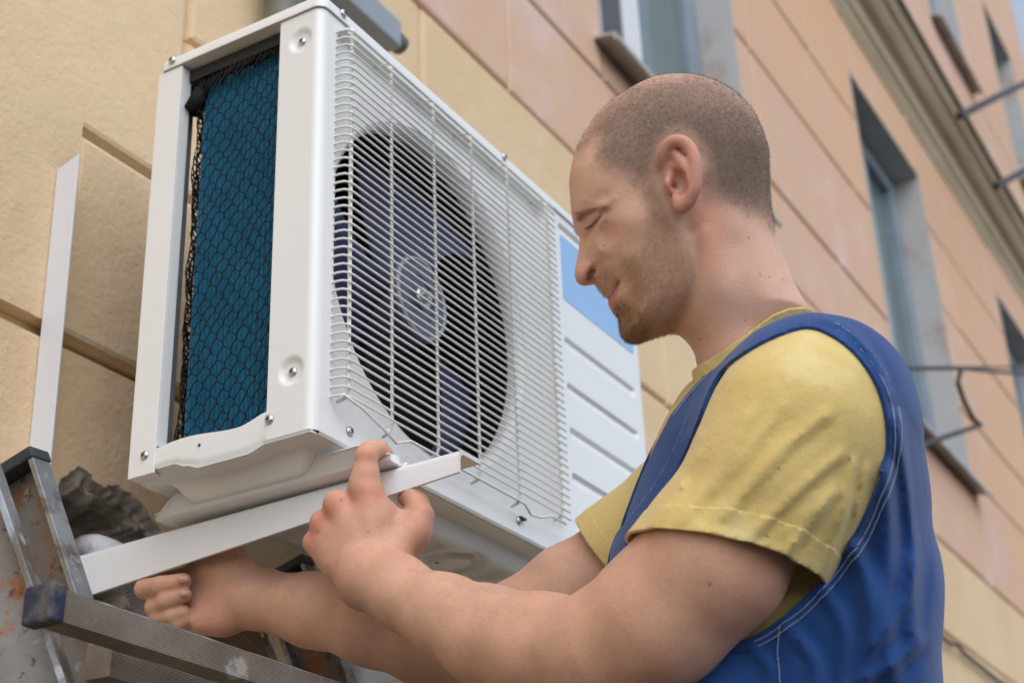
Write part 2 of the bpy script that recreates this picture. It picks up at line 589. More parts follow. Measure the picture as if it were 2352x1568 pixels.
def window(x0, x1, z0, z1, kind):
    dy = .175
    m = MB()
    t = .004
    # reveal lining
    m.box((x1 - t, YW - .001, z0), (x1 + .001, YW + dy, z1))
    m.box((x0 - .001, YW - .001, z0), (x0 + t, YW + dy, z1))
    m.box((x0 + t, YW - .001, z1 - t), (x1 - t, YW + dy, z1 + .001))
    m.box((x0 + t, YW + .01, z0 - .001), (x1 - t, YW + dy, z0 + t))
    w = m.build('window', M['greyplaster'], bld)
    y = YW + dy
    fr = MB()
    if kind == 1:
        fr.box((x0, y - .055, z0), (2.09, y, z1))
        fr.build('frame', M['windark'], w)
        MB().box((2.091, y - .065, z0 + .005), (2.20, y - .002, z1), .004).build('frame', M['winwhite'], w)
        MB().box((x1 - .10, y - .055, z0 + .005), (x1 - .006, y, z1), .004).build('frame', M['winframe'], w)
        MB().box((2.201, y - .03, z0 + .01), (x1 - .101, y - .022, z1)).build('pane', M['glass'], w)
    else:
        fr.box((x0 + .005, y - .06, z0 + .01), (x0 + .10, y - .001, z1 - .01), .004)
        fr.box((x1 - .10, y - .06, z0 + .01), (x1 - .005, y - .001, z1 - .01), .004)
        fr.box((x0 + .101, y - .06, z1 - .09), (x1 - .101, y - .001, z1 - .01), .004)
        fr.box((x0 + .101, y - .06, z0 + .01), (x1 - .101, y - .001, z0 + .09), .004)
        fr.box(((x0 + x1) / 2 - .05, y - .055, z0 + .091), ((x0 + x1) / 2 + .05, y - .001, z1 - .091), .004)
        fr.build('frame', M['winframe'], w)
        xm = (x0 + x1) / 2
        for a, b in ((x0 + .102, xm - .051), (xm + .051, x1 - .102)):
            MB().box((a, y - .02, z0 + .092), (b, y - .012, z1 - .092)).build('pane', M['glass'], w)
    # sloped sheet-metal sill
    p = [(.16, .03), (-.06, -.005), (-.065, -.03), (-.055, -.03), (-.05, -.012), (.16, .02)]
    MB().extrude(p, (x0 - .05, YW, z0), (0, 1, 0), (0, 0, 1), (x1 - x0 + .08, 0, 0)).build('sill', M['sillmetal'], w)
    return w


for i, o in enumerate(WINS):
    window(*o, 1 if i == 0 else 2)

# grey conduit and fitting above the unit, downpipe at the far corner
cd = thing('conduit', 'grey square duct fixed level on the wall behind the top of the outdoor unit', 'conduit', (.55, .37, 1.08))
MB().box((.40, .352, 1.046), (.69, .40, 1.104), .006).build('duct', M['conduit'], cd)
MB().tube([(.688, .375, 1.078), (.72, .375, 1.078)], [.020, .018], 16).build('end_plug', M['olive'], cd, autos=True)
MB().tube([(.385, .375, .90), (.385, .375, 1.0), (.385, .375, 1.02), (.385, .375, 1.10)], [.030, .030, .037, .037], 20).build('elbow_fitting', M['olive'], cd, autos=True)
dpp = thing('downpipe', 'dark metal downpipe at the far top corner of the building', 'pipe', (10.2, .1, GZ))
MB().tube([(10.25, .25, z) for z in (GZ, 2, 5, 7.6)], .06, 12).build('pipe', M['conduit'], dpp, autos=True)

# iron rods and cables in front of the facade (right of the worker)


def rod(name, label, px, r, cat='cable', off=.30):
    pts = [onwall(x, y, YW - off) for x, y in px]
    o = MB().tube(pts, r, 8).build(name, M['iron'], None, autos=True)
    tag(o, label, cat)
    return o


rod('iron_bracket', 'bent dark iron cable bracket standing out from the wall beside the second window', [(2095, 1030), (2180, 1000), (2252, 976), (2236, 962), (2214, 920), (2200, 880), (2206, 852), (2212, 846)], .0085, 'bracket')
rod('overhead_cable', 'dark cable running level past the bent iron bracket', [(1990, 850), (2100, 846), (2205, 845), (2270, 852), (2400, 862)], .0075)
rod('thin_wire', 'thin dark wire just above the level cable at the right edge', [(2205, 843), (2300, 843), (2420, 840)], .004)
rod('stay_rod', 'upper dark stay rod rising to the right below the cornice window', [(2204, 267), (2280, 228), (2420, 160)], .018, 'rod', .32)
rod('stay_rod', 'lower dark stay rod rising to the right edge beside the cornice', [(2288, 428), (2330, 405), (2420, 358)], .018, 'rod', .32)
rod('slack_cable', 'brown slack cable drooping along the cream blocks behind the worker', [(2080, 1395), (2140, 1445), (2180, 1475), (2200, 1482), (2215, 1500), (2290, 1560), (2380, 1610)], .008, off=.02)

# ------------------------------------------------------------------ outdoor unit of the air conditioner
W_, H_, D_ = .825, .53, .248
ac = thing('air_conditioner', 'white outdoor air conditioner unit hung on the wall, wire grille over the fan', 'air conditioner', (W_ / 2, D_ / 2, -.03))
WX0, WX1, WZ0, WZ1 = .035, .53, .028, .52      # recess
FCX, FCZ, FR = .2585, .267, .2205                # fan opening
REC = .014


def rrect(x0, x1, z0, z1, r, n=8):
    pts = []
    for cx, cz, a0 in ((x1 - r, z1 - r, 0), (x0 + r, z1 - r, 90), (x0 + r, z0 + r, 180), (x1 - r, z0 + r, 270)):
        for k in range(n + 1):
            a = math.radians(a0 + 90 * k / n)
            pts.append((cx + r * math.cos(a), cz + r * math.sin(a)))
    return pts


fp = MB()
# front sheet around the recess: flat ring left part, heightfield right part
XR = .545
CR = .012
outer = [(CR, 0.0), (XR, 0.0), (XR, H_), (CR, H_)]
inner = rrect(WX0 - .004, WX1 + .004, WZ0 - .004, WZ1 + .004, .022)
tr = tessellate_polygon([[Vector((*p, 0)) for p in outer], [Vector((*p, 0)) for p in inner]])
fp.add([(p[0], 0, p[1]) for p in outer + inner], tr)
# sloped recess wall
inner2 = rrect(WX0, WX1, WZ0, WZ1, .018)
n = len(inner)
fp.add([(p[0], 0, p[1]) for p in inner] + [(p[0], REC, p[1]) for p in inner2], [(k, (k + 1) % n, n + (k + 1) % n, n + k) for k in range(n)])
# recess floor with round opening
circ = [(FCX + FR * math.cos(2 * math.pi * k / 96), FCZ + FR * math.sin(2 * math.pi * k / 96)) for k in range(96)]
tr = tessellate_polygon([[Vector((*p, 0)) for p in inner2], [Vector((*p, 0)) for p in circ]])
fp.add([(p[0], REC, p[1]) for p in inner2 + circ], tr)
# right side: pressed slots as a heightfield
SLOTS = [(.575, .788, z) for z in (.512, .327, .257, .190, .124, .060)]
gx = np.arange(XR, W_ - .012 + 1e-6, .0026)
gx[-1] = W_ - .012
gz = np.linspace(0, H_, 245)
GX, GZ_ = np.meshgrid(gx, gz, indexing='ij')
dep = np.zeros_like(GX)
for a, b, z in SLOTS:
    dx = np.maximum(np.maximum(a - GX, GX - b), 0)
    dz = GZ_ - z
    # sharp upper lip, gentle lower slope
    pr = np.where(dz > 0, np.clip(1 - dz / .004, 0, 1), np.clip(1 + dz / .013, 0, 1) ** 1.5)
    pr *= np.clip(1 - dx / .006, 0, 1)
    dep = np.maximum(dep, .0055 * pr)
fp.grid(np.stack([GX, dep, GZ_], -1))
# rounded left corner and side strip with dimples
arc = [(CR - CR * math.sin(math.radians(a)), CR - CR * math.cos(math.radians(a))) for a in range(0, 91, 10)]
fp.grid(np.array([[(x, y, z) for z in (0, H_)] for x, y in arc], float))
sy = np.linspace(CR, .060, 24)
sz = np.linspace(0, H_, 213)
SY, SZ = np.meshgrid(sy, sz, indexing='ij')
sd = np.zeros_like(SY)
for cy, cz in ((.030, .493), (.030, .071)):
    rr = np.sqrt((SY - cy) ** 2 + (SZ - cz) ** 2)
    sd = np.maximum(sd, .0042 * np.clip((.0165 - rr) / .006, 0, 1))
fp.grid(np.stack([sd, SY, SZ], -1))
# folded lip of the strip, right rounded corner, right side
fp.grid(np.array([[(0, .060, z) for z in (0, H_)], [(.012, .061, z) for z in (0, H_)]], float))
arc2 = [(W_ - .012 + .012 * math.sin(math.radians(a)), .012 - .012 * math.cos(math.radians(a))) for a in range(0, 91, 15)]
fp.grid(np.array([[(x, y, z) for z in (0, H_)] for x, y in arc2], float))
fp.grid(np.array([[(W_, y, z) for z in (0, H_)] for y in (.012, D_)], float))
# bottom lip turned under
fp.grid(np.array([[(x, y, z) for y, z in ((0, 0), (.002, -.003), (.010, -.004))] for x in (CR, .3, .6, W_ - .012)], float))
fp.grid(np.array([[(a, b, c_) for b in (.004, .0625)] for a, c_ in ((0, 0.0), (.002, -.003), (.045, -.0032))], float))
fp.box((.003, .003, -.0033), (.05, .05, -.0008))
front = fp.build('front_panel', M['white'], ac, fix=False, autos=True)
# bell mouth behind the opening
bmth = MB()
bp = []
for rr, yy in ((FR + .001, REC + .0005), (FR - .006, REC + .004), (FR - .009, REC + .012), (FR - .0095, REC + .016), (FR - .008, REC + .024)):
    bp.append([(FCX + rr * math.cos(2 * math.pi * k / 96), yy, FCZ + rr * math.sin(2 * math.pi * k / 96)) for k in range(97)])
bmth.grid(np.array(bp)).build('fan_ring', M['white'], ac, smooth=True)
MB().add([(.045, .2, .505), (.60, .2, .505), (.60, .2, .006), (.045, .2, .006), (.60, .03, .505), (.60, .03, .006), (.045, .045, .505), (.045, .045, .006)],
         [(0, 1, 2, 3), (1, 4, 5, 2), (3, 2, 5, 7), (0, 6, 4, 1)]).build('inner_chamber', M['interior'], ac)

# lid
ld = MB()
lp = rrect(-.003, W_ + .003, -.003, D_ + .001, .014)
lv = []
for off, z in ((0, H_ + .0012), (0, H_ + .013), (-.0025, H_ + .0165), (-.009, H_ + .019), (-.05, H_ + .021)):
    lv.append([(min(max(p[0], -.003 - off), W_ + .003 + off), min(max(p[1], -.003 - off), D_ + .001 + off), z) for p in lp])
nl = len(lp)
V = [q for r in lv for q in r]
F = []
for i in range(len(lv) - 1):
    for k in range(nl):
        F.append((i * nl + k, i * nl + (k + 1) % nl, (i + 1) * nl + (k + 1) % nl, (i + 1) * nl + k))
F.append(tuple((len(lv) - 1) * nl + k for k in range(nl)))
F.append(tuple(range(nl)))
ld.add(V, F).build('lid', M['white'], ac, autos=True)

# rear corner post: angle with folded edge, drops below the base
po = MB()
po.box((-.0005, .2115, -.0015), (.0022, D_ + .001, H_), 0)
po.box((.0022, .2115, .03), (.017, .2135, H_ - .001), 0)
po.box((.0165, .2135, .03), (.0185, .222, H_ - .001), 0)
po.box((.0022, D_ - .0012, -.0015), (.05, D_ + .001, H_), 0)
po.box((.0022, .214, -.0014), (.014, D_ - .0013, .0006), 0)
po.build('corner_post', M['white'], ac, bevel=.0006)
MB().box((.018, .2225, .03), (.036, .2235, H_ - .002)).build('post_return', M['galv'], ac)

# base pan: lip round the sides and a stamped underside
bx = np.concatenate([[0.001, .0015], np.linspace(.006, W_ - .006, 165), [W_ - .0015, W_ - .001]])
by = np.concatenate([[.0035], np.linspace(.008, D_ - .006, 60), [D_ - .001]])
BX, BY = np.meshgrid(bx, by, indexing='ij')
ed = np.minimum.reduce([BX, W_ - BX, BY, D_ - BY])


def sst(x, a, b):
    t = np.clip((x - a) / (b - a), 0, 1)
    return t * t * (3 - 2 * t)


wob = sst(BY, .060, .085) * (1 - sst(BY, .148, .168))         # scalloped left edge
zz = -.0035 - .006 * wob * (1 - sst(BX, 0, .05)) + .006 * (1 - sst(BX, .0, .03)) * sst(BY, .168, .185)
zz -= .0225 * sst(ed, .028, .052)
rib = np.zeros_like(BX)
for c, w_ in ((.20, .02), (.33, .014), (.47, .02), (.60, .014), (.70, .02)):
    rib = np.maximum(rib, (1 - sst(np.abs(BX - c), w_ * .5, w_)) * sst(ed, .05, .07))
rib = np.maximum(rib, (1 - sst(np.abs(BY - .125), .008, .016)) * sst(ed, .06, .09) * .8)
rr = np.sqrt((BX - .40) ** 2 + (BY - .09) ** 2)
rib = np.maximum(rib, (1 - sst(np.abs(rr - .035), .004, .010)))
zz += .0075 * rib
base = MB()
base.grid(np.stack([BX, BY, zz], -1))
# side lip (left), with the wavy top edge
ly = np.linspace(.0605, .2113, 60)
top = .027 + .006 * sst(ly, .10, .06) - .003 * np.sin((ly - .06) / .15 * 6.3)
bot = -.0035 - .006 * (sst(ly, .060, .085) * (1 - sst(ly, .148, .168))) + .006 * sst(ly, .168, .185)
lip = []
for k in range(7):
    t = k / 6
    xoff = .001 + (.0 if k else .0035)
    lip.append([(xoff if k < 6 else .0012, y, b_ + (t_ - b_) * t if k else b_ - .0005) for y, t_, b_ in zip(ly, top, bot)])
base.grid(np.array(lip))
base.grid(np.array([[(.0012, y, t_) for y, t_ in zip(ly, top)], [(.012, y, t_ - .001) for y, t_ in zip(ly, top)]]))
base.grid(np.array([[(x, D_ - .001, z) for z in (-.0035, .03)] for x in (.05, .4, W_ - .001)], float))
bo = base.build('base_pan', M['white'], ac, smooth=True)
for (x, y) in ((.245, .16), (.36, .19), (.385, .10), (.52, .16), (.55, .09), (.30, .07)):
    MB().tube([(x, y, -.0262), (x, y, -.0255)], .003, 10).build('drain_hole', M['black'], bo)

# coil: blue fins behind the net, wrapped round the back corner
fin = MB()
path = [(.020, .050)]
path += [(.020, y) for y in np.linspace(.052, .180, 70)]
path += [(.020 + .022 - .022 * math.cos(a), .180 + .022 * math.sin(a)) for a in np.linspace(.05, math.pi / 2, 20)]
path += [(x, .202) for x in np.linspace(.044, .14, 42)]
for i, (x, y) in enumerate(path[1:-1], 1):
    tx, ty = path[i + 1][0] - path[i - 1][0], path[i + 1][1] - path[i - 1][1]
    L = math.hypot(tx, ty)
    tx, ty = tx / L, ty / L
    nx_, ny_ = ty, -tx      # inward normal, towards +x
    h = .00034
    w0 = -.0 + .0006 * math.sin(i * 1.7)
    a = (x - tx * h + nx_ * w0, y - ty * h + ny_ * w0)
    b = (x + tx * h + nx_ * w0, y + ty * h + ny_ * w0)
    c = (x + tx * h + nx_ * .012, y + ty * h + ny_ * .012)
    d = (x - tx * h + nx_ * .012, y - ty * h + ny_ * .012)
    v = []
    for z in (.026, .15, .27, .39, .505):
        jx = .0003 * math.sin(z * 90 + i)
        v += [(p[0] + jx, p[1] + jx, z) for p in (a, b, c, d)]
    f = []
    for q in range(4):
        for k in range(4):
            f.append((q * 4 + k, q * 4 + (k + 1) % 4, q * 4 + 4 + (k + 1) % 4, q * 4 + 4 + k))
    f.append((16, 17, 18, 19))
    fin.add(v, f)
fo = fin.build('coil_fins', M['fin'], ac)
fo['kind'] = 'stuff'
bk = [(.034 + 0.0 * y, y) for y in (.045, .176)] + [(.034 + .014 - .014 * math.cos(a), .178 + .012 * math.sin(a)) for a in np.linspace(0, math.pi / 2, 8)] + [(.14, .190)]
bk = [(p[0] - .004, p[1]) if i < 2 else (p[0] - .003, p[1] + .002) for i, p in enumerate(bk)]
MB().grid(np.array([[(x, y, z) for z in (.026, .503)] for x, y in bk], float)).build('coil_core', M['interior'], ac)

# black plastic netting stretched over the coil: hexagonal mesh
net = MB()
CW, RP, LK = .0178, .0128, .0052


def netpos(s, z):
    """s: distance along the coil outline from the front edge"""
    if s < .138:
        x, y = .0125, .048 + s
    else:
        a = min((s - .138) / .024, math.pi / 2 * 1.35)
        x, y = .0125 + .026 - .026 * math.cos(a), .186 + .021 * math.sin(a)
    sag = .0016 * math.sin(z * 37 + s * 60) + .0012 * math.sin(z * 91 - s * 33)
    return (x + sag, y + .0012 * math.sin(z * 55), z)


nc, nr = 12, 44
for j in range(nr):
    for i in range(nc):
        s0 = i * CW + (CW / 2 if j % 2 else 0) - .004
        z0 = .535 - j * RP - .22 * s0
        if s0 < -.002:
            continue
        a = (s0, z0)
        b = (s0 - CW / 2, z0 - (RP - LK) + .22 * CW / 2)
        c = (s0 + CW / 2, z0 - (RP - LK) - .22 * CW / 2)
        a2 = (s0, z0 + LK)
        for p, q in ((a, b), (a, c)):
            if min(p[1], q[1]) < .024 or max(p[1], q[1]) > .508 or q[0] > .19:
                continue
            m_ = ((p[0] + q[0]) / 2 + .0004, (p[1] + q[1]) / 2 + .0006)
            pts = [netpos(max(t[0], 0), min(t[1], .52)) for t in (p, m_, q)]
            net.tube(pts, [.00082, .00058, .00082], 5, cap=False)
        if a2[1] < .508 and a[1] > .024:
            net.tube([netpos(a[0], a[1]), netpos(a2[0], a2[1])], [.0009, .0009], 5, cap=False)
# bunched net border at the rear edge
for k in range(5):
    pts = []
    for z in np.linspace(.022, .50, 70):
        s = .176 + .003 * k + .002 * math.sin(z * 120 + k * 1.9)
        p = netpos(s, z)
        pts.append((p[0] - .006 + .001 * math.sin(z * 200 + k), p[1] + .001 + .0022 * math.sin(z * 170 + 2.1 * k), z))
    net.tube(pts, .0012, 5)
for k in range(60):
    z = .03 + k * .0078
    a_ = netpos(.160, z)
    b_ = netpos(.188, z - .006 + .004 * math.sin(k * 2.3))
    net.tube([a_, (b_[0] - .006, b_[1], b_[2])], .0009, 5)
for k in range(26):    # gathered along the top edge
    s = k * .0072
    p = netpos(s, .512 - .05 * max(0, s - .02))
    q = netpos(s + .009, .500 - .09 * max(0, s) + .004 * math.sin(k * 1.7))
    net.tube([p, q], .0016, 5)
net.build('netting', M['netting'], ac, smooth=True)
MB().box((.013, .0605, .5125), (.12, .211, .5285)).build('lid_shade_box', M['black'], ac)  # added black box standing in for the dark interior shade under the lid
MB().tube([(.016, .205, .47), (.022, .2, .49), (.03, .19, .505), (.05, .18, .515)], .012, 10).build('gathered_net', M['netting'], ac, smooth=True)

# fan
fan = MB()


def lathe(prof, c, n=40):
    P = np.array([[(c[0] + r * math.cos(2 * math.pi * k / n), y, c[2] + r * math.sin(2 * math.pi * k / n)) for k in range(n + 1)] for r, y in prof])
    return P


HC = (.2545, 0, .265)
fan.grid(lathe([(.0005, .030), (.012, .030), (.014, .036), (.030, .036), (.031, .033), (.052, .033), (.056, .036), (.057, .060), (.057, .10)], HC))
fn = fan.build('fan', M['hub'], ac, autos=True)
MB().grid(lathe([(.0495, .0325), (.0505, .0305), (.0535, .0305), (.0545, .033)], HC)).build('hub_rim', mat('hub_rim_plastic', (.34, .36, .44), .3), fn, smooth=True)
MB().grid(lathe([(.0002, .020), (.0065, .020), (.0075, .023), (.0075, .031)], HC, 6)).build('shaft_nut', M['zinc'], fn)
MB().grid(lathe([(.0005, .0275), (.013, .0275), (.015, .0297)], HC, 24)).build('washer', M['zinc'], fn, autos=True)
for k in range(3):
    a0 = math.radians(205 + 120 * k)
    P = []
    for i in range(15):
        t = i / 14
        r = .054 + (.203 - .054) * t
        row = []
        span = math.radians(46 + 26 * t)
        for j in range(13):
            s = j / 12
            a = a0 + math.radians(-14 * t * t) + span * (s - .5)
            y = .040 + .048 * s + .010 * (1 - t) * (s - .5) + .006 * math.sin(math.pi * s)
            row.append((HC[0] + r * math.cos(a), y, HC[2] + r * math.sin(a)))
        P.append(row)
    MB().grid(np.array(P)).build('blade', M['navy'], fn, smooth=True, solid=.0025)
MB().box((.232, .10, .02), (.24, .11, .5)).build('motor_bracket', M['interior'], ac)

# grille of bent wires
gy = -.018
GXL, GXR = .030, .512
gr = MB()
rw = .00135
fr_px = [(GXL + .002, gy, .041), (.06, gy - .001, .037), (.105, gy, .026), (.13, gy + .004, .022), (.15, gy - .001, .030), (.40, gy - .001, .030), (.42, gy + .002, .022), (.44, gy, .024), (.47, gy, .034), (GXR - .004, gy, .034)]
gr.tube(fr_px, rw * 1.2, 8)
grille = gr.build('grille', M['wire'], ac, smooth=True)
NW = 46
wire_mb = MB()
wire_mb.tube([(GXL - .001, REC + .002, 0), (GXL - .001, gy + .012, 0), (GXL + .001, gy + .005, 0), (GXL + .006, gy + .0012, 0), (GXL + .013, gy, 0), (.15, gy, 0), (.27, gy, 0), (.40, gy, 0),
              (GXR - .010, gy, 0), (GXR, gy + .0005, 0), (GXR + .012, gy + .001, 0)], rw, 8)
w0 = wire_mb.build('wire', M['wire'], grille, smooth=True)
w0.location = (0, 0, .5095)
for k in range(1, NW):
    z = .5095 - k * (.5095 - .0435) / (NW - 1)
    link_mesh('wire', w0.data, grille, (random.uniform(-.0004, .0004), random.uniform(-.0005, .0005), z))
for k, x in enumerate((GXL + .0115, .122, .215, .305, .398, GXR - .004)):
    zb = .041 if k in (0, 5) else (.028 if k in (1, 4) else .03)
    r_ = .0024 if k in (0, 5) else .0019
    MB().tube([(x, REC, .5205), (x, gy + .010, .519), (x, gy + .0045, .5175), (x, gy + .0042, .50), (x, gy + .0042, .27), (x, gy + .0042, zb + .014), (x, gy + .008, zb + .004), (x - .004, gy + .014, zb), (x - .012, gy + .0002, zb + .001)],
              r_, 8).build('upright_wire', M['wire'], grille, smooth=True)
for x in (.118, .42):
    MB().box((x - .007, gy + .012, .0185), (x + .007, REC + .001, .021)).build('grille_clip', M['iron'], grille)

# maker's panel: plain blue sheet
sp = rrect(.571, .798, .391, .497, .006)
MB().add([(p[0], -.0006, p[1]) for p in sp] + [(p[0], .0008, p[1]) for p in sp],
         [tuple(range(len(sp)))] + [(k, (k + 1) % len(sp), len(sp) + (k + 1) % len(sp), len(sp) + k) for k in range(len(sp))]).build('blue_label', M['sticker'], ac)

# screws with cross slots: axis +z locally
bm = bmesh.new()
bmesh.ops.create_uvsphere(bm, u_segments=20, v_segments=10, radius=.0056)
for v in bm.verts:
    v.co.z = max(v.co.z, 0) * .62
bmesh.ops.remove_doubles(bm, verts=bm.verts, dist=1e-5)
sme = bpy.data.meshes.new('screw')
bm.to_mesh(sme)
bm.free()
sme.materials.append(M['zinc'])
sme.polygons.foreach_set('use_smooth', [True] * len(sme.polygons))
xb = MB().box((-.0026, -.0006, .0026), (.0026, .0006, .0037)).box((-.0006, -.0026, .0027), (.0006, .0026, .0038))
xme = bpy.data.meshes.new('slot')
xme.from_pydata(xb.v, [], xb.f)
xme.materials.append(M['iron'])
SCR = [((0.0042, .030, .493), 'x'), ((.0042, .030, .071), 'x'), ((-.0005, .0555, .022), 'x'), ((-.0006, .226, .0215), 'x'), ((-.0035, .226, .541), 'x'),
       ((.037, -.0035, .541), 'y'), ((.411, -.0035, .541), 'y'), ((.78, -.0035, .541), 'y'), ((.063, -.0005, .0165), 'y'), ((.416, -.0005, .0165), 'y')]
for i, (p, axs) in enumerate(SCR):
    rot = (0, -math.pi / 2, 0) if axs == 'x' else (math.pi / 2, 0, 0)
    s = link_mesh('screw', sme, ac, p, rot)
    x = bpy.data.objects.new('cross_slot', xme)
    COL.objects.link(x)
    x.parent = s
    x.rotation_euler = (0, 0, .3 + i * .7)
MB().tube([(-.0002, .150, .016), (.0016, .150, .016)], .0016, 10).build('vent_hole', M['iron'], ac)

# mounting feet: pressed channels under the base


def foot(x):
    m = MB()
    ys = np.linspace(-.057, .258, 64)
    rows = []
    zt = -.0305 + np.zeros_like(ys)
    sideh = .0155 * sst(ys, -.05, -.02) * (1 - sst(ys, .222, .25)) + .006 + .004 * sst(ys, .028, .05) * (1 - sst(ys, .10, .125)) - .0035 * sst(ys, .17, .2) * (1 - sst(ys, .205, .225))
    half = .019 - .004 * (sst(ys, .235, .258) + 1 - sst(ys, -.057, -.04))
    for o_, h_ in ((-1.12, 1), (-1.0, 1), (-1.0, .0), (-.85, -.06), (.85, -.06), (1.0, 0), (1.0, 1), (1.12, 1)):
        rows.append([(x + o_ * hf, y, z + sh * h_ if h_ > 0 else z + h_ * .01) for y, z, sh, hf in zip(ys, zt, sideh, half)])
    m.grid(np.array(rows))
    o = m.build('mounting_foot', M['white'], ac, smooth=True, fix=False, solid=.0012)
    MB().tube([(x, -.042, -.030), (x, -.042, -.0215), (x, -.042, -.020)], [.014, .014, .012], 24).build('washer', M['white'], o, autos=True)
    MB().tube([(x, -.042, -.020), (x, -.042, -.0135)], .0075, 6).build('bolt_head', M['zinc'], o)
    return o


foot(.071)
foot(.655)

# ------------------------------------------------------------------ wall brackets


def wall_bracket(x, label, y_end=-.130, z_end=-.0295, z_wall=-.0400, wall_leg=True):
    b = thing('wall_bracket', label, 'bracket', (x, YW, z_wall), 'white brackets carrying the outdoor unit')
    m = MB()
    n = 24
    t = .0035
    prof_rows = []
    ys = np.linspace(y_end, YW - .002, n)
    for y in ys:
        s = (y - y_end) / (YW - .002 - y_end)
        z = z_end + (z_wall - z_end) * s - .0015
        h = .0245 + (.056 - .0245) * s
        pr = [(0, -h), (0, -.007), (.0008, -.0035), (.0035, -.0008), (.007, 0), (.042, 0), (.0425, -t / 2), (.042, -t), (.009, -t), (.0055, -.0055), (t, -.009), (t, -h)]
        prof_rows.append([(x + a, y, z + c) for a, c in pr])
    k = len(pr)
    V = [p for r in prof_rows for p in r]
    F = []
    for i in range(n - 1):
        for q in range(k):
            F.append((i * k + q, i * k + (q + 1) % k, (i + 1) * k + (q + 1) % k, (i + 1) * k + q))
    F.append(tuple(reversed(range(k))))
    F.append(tuple((n - 1) * k + q for q in range(k)))
    m.add(V, F)
    m.build('arm', M['bracketwhite'], b, autos=True)
    if wall_leg:
        MB().box((x + .004, YW - .0035, z_wall - .30), (x + .044, YW - .0002, z_wall - .0062), .0008).build('wall_plate', M['bracketwhite'], b)
    return b


wall_bracket(.0695, 'tapered white bracket arm under the left end of the outdoor unit, gripped by the worker')
wall_bracket(.634, 'second white wall bracket under the middle of the outdoor unit, mostly hidden', z_end=-.0345, z_wall=-.037)

st = thing('angle_strip', 'white angle strip standing upright against the cream wall left of the outdoor unit', 'strip', (.01, .40, -.2))
m = MB()
for (z, x, y0) in ((-.35, .013, .383), (.1, .011, .3835), (.3, .008, .384), (.463, .0055, .3845)):
    pass
cutv = []
prof = [(0, 0), (.0025, 0), (.0025, .034), (.034, .034), (.034, .0362), (0, .0362)]
rows = []
for i, z in enumerate(np.linspace(-.45, 1, 12)):
    s = (z + .45) / 1.45
    rows.append([(.0155 - .010 * s + a, .3835 - .001 * s + b, -.45 + (.905 + (.012 if b < .01 else 0)) * s) for a, b in prof])
k = len(prof)
V = [p for r in rows for p in r]
F = []
for i in range(len(rows) - 1):
    for q in range(k):
        F.append((i * k + q, i * k + (q + 1) % k, (i + 1) * k + (q + 1) % k, (i + 1) * k + q))
F.append(tuple(range(k)))
F.append(tuple((len(rows) - 1) * k + q for q in range(k)))
MB().add(V, F).build('profile', M['pvc'], st, bevel=.0006)

st2 = thing('angle_strip', 'white upright angle strip on the wall below the unit, beside the dark ladder cap', 'strip', (.575, .40, -.2), 'white upright angle strips')
st['group'] = 'white upright angle strips'
p2 = bpy.data.objects.new('profile', st.children[0].data)
COL.objects.link(p2)
p2.location = (.5645, 0, 0)
bv2 = p2.modifiers.new('edge', 'BEVEL')
bv2.width = .0006
bv2.segments = 2
set_parent(p2, st2)

# corrugated drain hose coming out of the hole
hs_pts = [onwall(195, 1262, YW + .05), onwall(225, 1262, YW + .0), onwall(275, 1288, YW - .045), onwall(318, 1345, YW - .06), onwall(352, 1420, YW - .06), onwall(410, 1500, YW - .05), onwall(500, 1640, YW - .05)]


def spline(pts, n, closed=False):
    P = np.asarray(pts, float)
    N = len(P)
    out = []
    segs = N if closed else N - 1
    for i in range(segs):
        if closed:
            p0, p1, p2, p3 = P[(i - 1) % N], P[i], P[(i + 1) % N], P[(i + 2) % N]
        else:
            p0, p1, p2, p3 = P[max(i - 1, 0)], P[i], P[i + 1], P[min(i + 2, N - 1)]
        for t in np.linspace(0, 1, n, endpoint=False):
            out.append(.5 * ((2 * p1) + (-p0 + p2) * t + (2 * p0 - 5 * p1 + 4 * p2 - p3) * t ** 2 + (-p0 + 3 * p1 - 3 * p2 + p3) * t ** 3))
    if not closed:
        out.append(P[-1])
    return np.array(out)


hsp = spline(hs_pts, 40)
ho = MB().tube(list(hsp), [.0165 + .0021 * math.sin(i * 1.25) for i in range(len(hsp))], 16).build('drain_hose', M['hose'], None, smooth=True)
tag(ho, 'white ribbed hose coming out of the broken hole in the wall', 'hose')

# ------------------------------------------------------------------ aluminium ladder (two leaning sections)
lad = thing('ladder', 'worn aluminium ladder with paint stains leaning at the lower left', 'ladder', (.0, -.1, GZ))


def dirv(a, b):
    d = np.array(b) - np.array(a)
    return d / np.linalg.norm(d)


